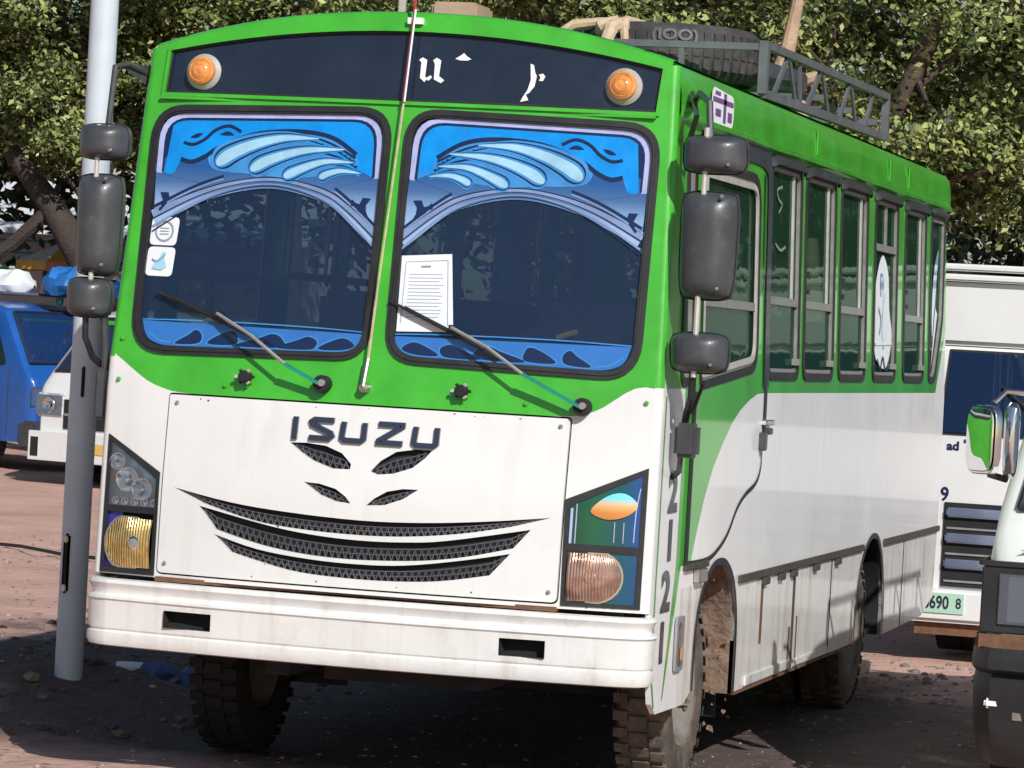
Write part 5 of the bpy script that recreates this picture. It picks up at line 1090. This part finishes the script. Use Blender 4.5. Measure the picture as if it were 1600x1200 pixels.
# ================================================================== BACKGROUND LEFT
BD = empty('low_building', 'low white building with pale roof seen under the trees at left', 'building', (-20.5, 44, 0))
bw = mat('plaster', (.62, .60, .55), .8, var=.15, vs=2); rf = mat('pale_roof', (.75, .77, .78), .5, var=.1)
mb = MB(bw); mb.box(-6, 5, 0, 6, 0, 3.35); mb.build('wall', BD)
mb = MB(rf); mb.add([(-6.4, -.7, 3.30), (5.4, -.7, 3.30), (5.4, 3, 4.3), (-6.4, 3, 4.3), (-6.4, -.7, 3.22), (5.4, -.7, 3.22), (5.4, 6.6, 3.3), (-6.4, 6.6, 3.3)], [(0, 1, 2, 3), (0, 1, 5, 4), (2, 3, 7, 6)]); mb.build('roof', BD, smooth=False)
for x in (-4, -1.5, 1, 3.4): mb = MB('dark'); mb.box(x, x+1.2, -.02, .02, 1.2, 2.3); mb.build('window', BD)
FN = empty('fence', 'cream wall panel fence with teal rails behind the far vans', 'fence', (-20, 40, 0))
tl = mat('teal_rail', (.02, .22, .27), .5)
for k in range(9):
    x = -6+k*1.3
    mb = MB(bw); mb.box(x+.06, x+1.24, 0, .12, 0, 2.55+.0); mb.build('panel', FN, bevel=.02)
    mb = MB(tl); mb.box(x-.03, x+.03, -.05, .05, 0, 3.05); mb.build('post', FN)
for z in (2.62, 2.82, 3.02): mb = MB(tl); mb.box(-6, 5.7, -.02, .02, z-.02, z+.02); mb.build('rail', FN)
for (x, y, z, cols, lb) in ((-15.95, 31, 2.45, ('red', 'lettw', 'green'), 'red white and green market parasol at the far left edge'), (-14.55, 31.5, 2.55, ('yellow', 'red', 'lettw'), 'yellow and red market parasol behind the white minibus')):
    U = empty('parasol', lb, 'parasol', (x, y, 0)); mb = MB(*cols)
    for k in range(8):
        a, b = k*math.pi/4, (k+1)*math.pi/4; r = .75
        mb.add([(0, 0, z+.32), (r*math.cos(a), r*math.sin(a), z), (r*math.cos(b), r*math.sin(b), z)], [(0, 1, 2)], k % 3); mb.add([(r*math.cos(a), r*math.sin(a), z), (r*math.cos(b), r*math.sin(b), z), (r*math.cos(b), r*math.sin(b), z-.12), (r*math.cos(a), r*math.sin(a), z-.12)], [(0, 1, 2, 3)], (k+1) % 3)
    mb.build('canopy', U, smooth=False); mb = MB('lgrey'); mb.tube([(0, 0, 0), (0, 0, z+.3)], .02, 6); mb.build('pole', U)

# ================================================================== TREES
leafm = bpy.data.materials.new('leaf'); leafm.use_nodes = True; n = leafm.node_tree.nodes; l = leafm.node_tree.links
b = n['Principled BSDF']; at = n.new('ShaderNodeAttribute'); at.attribute_name = 'tint'; l.new(at.outputs['Color'], b.inputs['Base Color']); b.inputs['Roughness'].default_value = .42
tr = n.new('ShaderNodeBsdfTranslucent'); l.new(at.outputs['Color'], tr.inputs[0]); mx = n.new('ShaderNodeMixShader'); mx.inputs[0].default_value = .28
l.new(b.outputs[0], mx.inputs[1]); l.new(tr.outputs[0], mx.inputs[2]); l.new(mx.outputs[0], n['Material Output'].inputs['Surface'])
bark = mat('bark', (.09, .062, .048), .9, var=.4, vs=7, bump=.02, bs=18, dirt=.3, dcol=(.16, .11, .085), ds=4)
def leaves(name, cen, size, parent, seed, pal=((.03, .06, .018), (.52, .57, .20)), **kw):
    r = np.random.default_rng(seed); N = len(cen)
    nn = r.normal(size=(N, 3))*.62+np.array([.35, -.62, .72]); nn /= np.linalg.norm(nn, axis=1)[:, None]
    d = r.normal(size=(N, 3)); d -= (d*nn).sum(1)[:, None]*nn; d /= np.linalg.norm(d, axis=1)[:, None]; q = np.cross(nn, d)
    s = size*r.uniform(.5, 1.45, N)[:, None]
    V = np.stack([cen-d*s*.5, cen+q*s*.24-d*s*.02+nn*s*.06, cen+d*s*.5-nn*s*.05, cen-q*s*.24+nn*s*.06], 1)
    me = bpy.data.meshes.new(name); me.vertices.add(N*4); me.vertices.foreach_set('co', V.ravel())
    me.loops.add(N*4); me.polygons.add(N); me.loops.foreach_set('vertex_index', np.arange(N*4)); me.polygons.foreach_set('loop_start', np.arange(N)*4)
    me.update(calc_edges=True)
    t = (r.random(N)**1.5)[:, None]; c = np.array(pal[0])*(1-t)+np.array(pal[1])*t; c = np.concatenate([c, np.ones((N, 1))], 1)
    a = me.color_attributes.new('tint', 'FLOAT_COLOR', 'POINT'); a.data.foreach_set('color', np.repeat(c, 4, 0).ravel())
    me.materials.append(leafm); o = bpy.data.objects.new(name, me); C.objects.link(o); o.parent = parent
    for k, v in kw.items(): o[k] = v
    return o
def crown(rg, cx, cy, cz, rx, ry, rz_, nclump, per, cr=.42, zmin=None):
    cs = []
    while len(cs) < nclump:
        p = rg.normal(size=3); p /= np.linalg.norm(p); p *= rg.uniform(.45, 1.0)**.6
        q = np.array([cx+p[0]*rx, cy+p[1]*ry, cz+p[2]*rz_])
        if zmin and q[2] < zmin: continue
        cs.append(q)
    cs = np.array(cs); out = []
    for q in cs:
        k = int(per*rg.uniform(.5, 1.5)); v = rg.normal(size=(k, 3))*np.array([1, 1, .7])*cr*.55*rg.uniform(.6, 1.3)
        out.append(q+v)
    return cs, np.concatenate(out)
def tree(x, y, h, rx, ry, rz_, cz, ncl, per, label, seed, size=.10, trunk=.22, zmin=None, lean=(0, 0)):
    rg = np.random.default_rng(seed)
    T_ = empty('tree', label, 'tree', (x, y, 0)); cs, P = crown(rg, lean[0], lean[1], cz, rx, ry, rz_, ncl, per, .36, zmin=zmin)
    mb = MB(bark); top = Vector((lean[0], lean[1], cz-.2)); pts = [Vector((0, 0, -.05)), Vector((lean[0]*.2+.05, lean[1]*.2, cz*.3)), Vector((lean[0]*.6-.06, lean[1]*.6, cz*.65)), top]
    mb.tube(pts, [trunk*1.25, trunk, trunk*.8, trunk*.55], 12); mb.build('trunk', T_)
    mb = MB(bark)
    for k in range(9):
        c = Vector(cs[int(rg.integers(len(cs)))]); s0 = pts[1].lerp(top, rg.uniform(.25, 1)); m1 = s0.lerp(c, .45)+Vector(rg.normal(size=3)*.25); m2 = s0.lerp(c, .8)+Vector(rg.normal(size=3)*.15)
        mb.tube([s0, m1, m2, c], [trunk*.24, trunk*.14, trunk*.08, .008], 7)
    mb.build('limb', T_)
    leaves('crown', P, size, T_, seed+100); return T_
TS = [(-17.0, 30.5, 2.0, 'leftmost broad tree above the blue van'), (-13.35, 29.0, .2, 'leafy tree overhanging just left of the pole'), (-10.6, 29.5, 0, 'leafy tree behind the left corner of the bus roof'), (-5.2, 21.0, 0, 'leafy tree above the bus sign board'),
      (-2.9, 19.5, 0, 'leafy tree behind the spare tyre on the roof'), (-2.1, 18.0, 1.7, 'leafy tree behind the roof rack with a bare pale fork'), (1.0, 20.5, .3, 'leafy tree hanging over the white truck'), (4.6, 21, 0, 'leafy tree outside the right edge of the picture')]
for i, (x, y, ln, lb) in enumerate(TS):
    left = i <= 2; k = 1.25 if left else 1
    tree(x, y, 8, 2.5*k, 2.1*k, 2.7*k, 5.6 if not left else 6.6, 150 if left else 120, 480, lb, 20+i, .098 if left else .085, zmin=2.4 if not left else 3.9, lean=(ln, 0), trunk=.13)
# trees to the right and left that mirror in the side glass
for i, (x, y) in enumerate(((7.5, 17.5), (9.5, 13.0), (10.5, 8.5), (-17.5, 24), (11, 22))):
    tree(x, y, 8, 3.0, 3.0, 3.0, 4.9, 110, 130, ['tree right of the frame nearest the truck', 'tree far right reflected in the side windows', 'tree at right beside the parking area', 'tree left of the frame beyond the parasols', 'farthest tree beyond the right edge'][i], 50+i, .17, zmin=1.6)
# dense growth behind as one mass
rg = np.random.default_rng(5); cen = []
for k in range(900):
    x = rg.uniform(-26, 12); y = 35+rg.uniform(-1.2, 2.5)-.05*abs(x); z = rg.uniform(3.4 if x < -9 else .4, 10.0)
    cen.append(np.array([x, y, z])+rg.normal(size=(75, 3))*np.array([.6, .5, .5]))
o = leaves('thicket', np.concatenate(cen), .26, None, 99, ((.012, .025, .01), (.05, .07, .025))); o['kind'] = 'stuff'; tag(o, 'dense dark thicket of far trees closing the background', 'foliage')  # near-black palette puts the shade between the crowns into the leaf colours
rg = np.random.default_rng(6); cen = []
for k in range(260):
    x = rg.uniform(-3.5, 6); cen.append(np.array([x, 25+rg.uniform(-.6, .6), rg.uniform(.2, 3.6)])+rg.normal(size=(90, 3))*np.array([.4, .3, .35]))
o = leaves('hedge', np.concatenate(cen), .13, None, 98, ((.02, .035, .02), (.06, .075, .035))); o['kind'] = 'stuff'; tag(o, 'hedge with shade painted into its leaves behind the white truck', 'hedge')  # dark leaf palette stands in for shade on the hedge
# big leaning trunk and pale forked branch
mb = MB(mat('dark_bark', (.06, .045, .038), .9, var=.4, vs=6, bump=.02)); mb.tube([(-14.1, 28.4, 3.9), (-13.4, 28.2, 3.2), (-12.9, 28.0, 2.6), (-12.3, 27.8, 1.6), (-11.9, 27.7, 0)], [.12, .17, .2, .24, .3], 12)
mb.tube([(-13.4, 28.2, 3.2), (-13.9, 28.1, 2.7), (-14.6, 28, 2.2)], [.1, .09, .06], 8); mb.tube([(-12.9, 28.0, 2.6), (-12.5, 27.6, 3.4), (-12.2, 27.4, 4.3)], [.12, .09, .05], 8)
tag(mb.build('leaning_trunk', None), 'dark leaning tree trunk above the blue van', 'tree')
pb = mat('pale_bark', (.48, .34, .23), .8, var=.3, vs=6, bump=.01)
FB = empty('pruned_tree', 'pale bare forked tree limb standing above the roof rack', 'tree', (-1.42, 15.2, 0)); mb = MB(pb)
mb.tube([(.35, .1, 0), (.30, .05, 2.2), (.1, .0, 3.9), (-.10, 0, 4.07), (.0, 0, 4.35), (.06, 0, 4.75), (.02, 0, 5.4)], [.12, .11, .095, .085, .065, .05, .04], 10); mb.tube([(-.05, 0, 4.03), (.13, -.03, 4.10), (.32, -.05, 4.16)], [.08, .06, .04], 8); mb.build('trunk', FB)
# bare twigs at left
mb = MB(pb)
for k in range(9):
    x, y, z = -11.3+rng.uniform(-.9, .9), 19.0+rng.uniform(-.5, .3), 4.2+rng.uniform(-.8, .6)
    mb.tube([(x, y, z), (x+.2, y, z-.25), (x+.35, y-.05, z-.6)], [.022, .018, .008], 5)
tag(mb.build('bare_twigs', None), 'dry bare twigs hanging left of the pole top', 'branch')
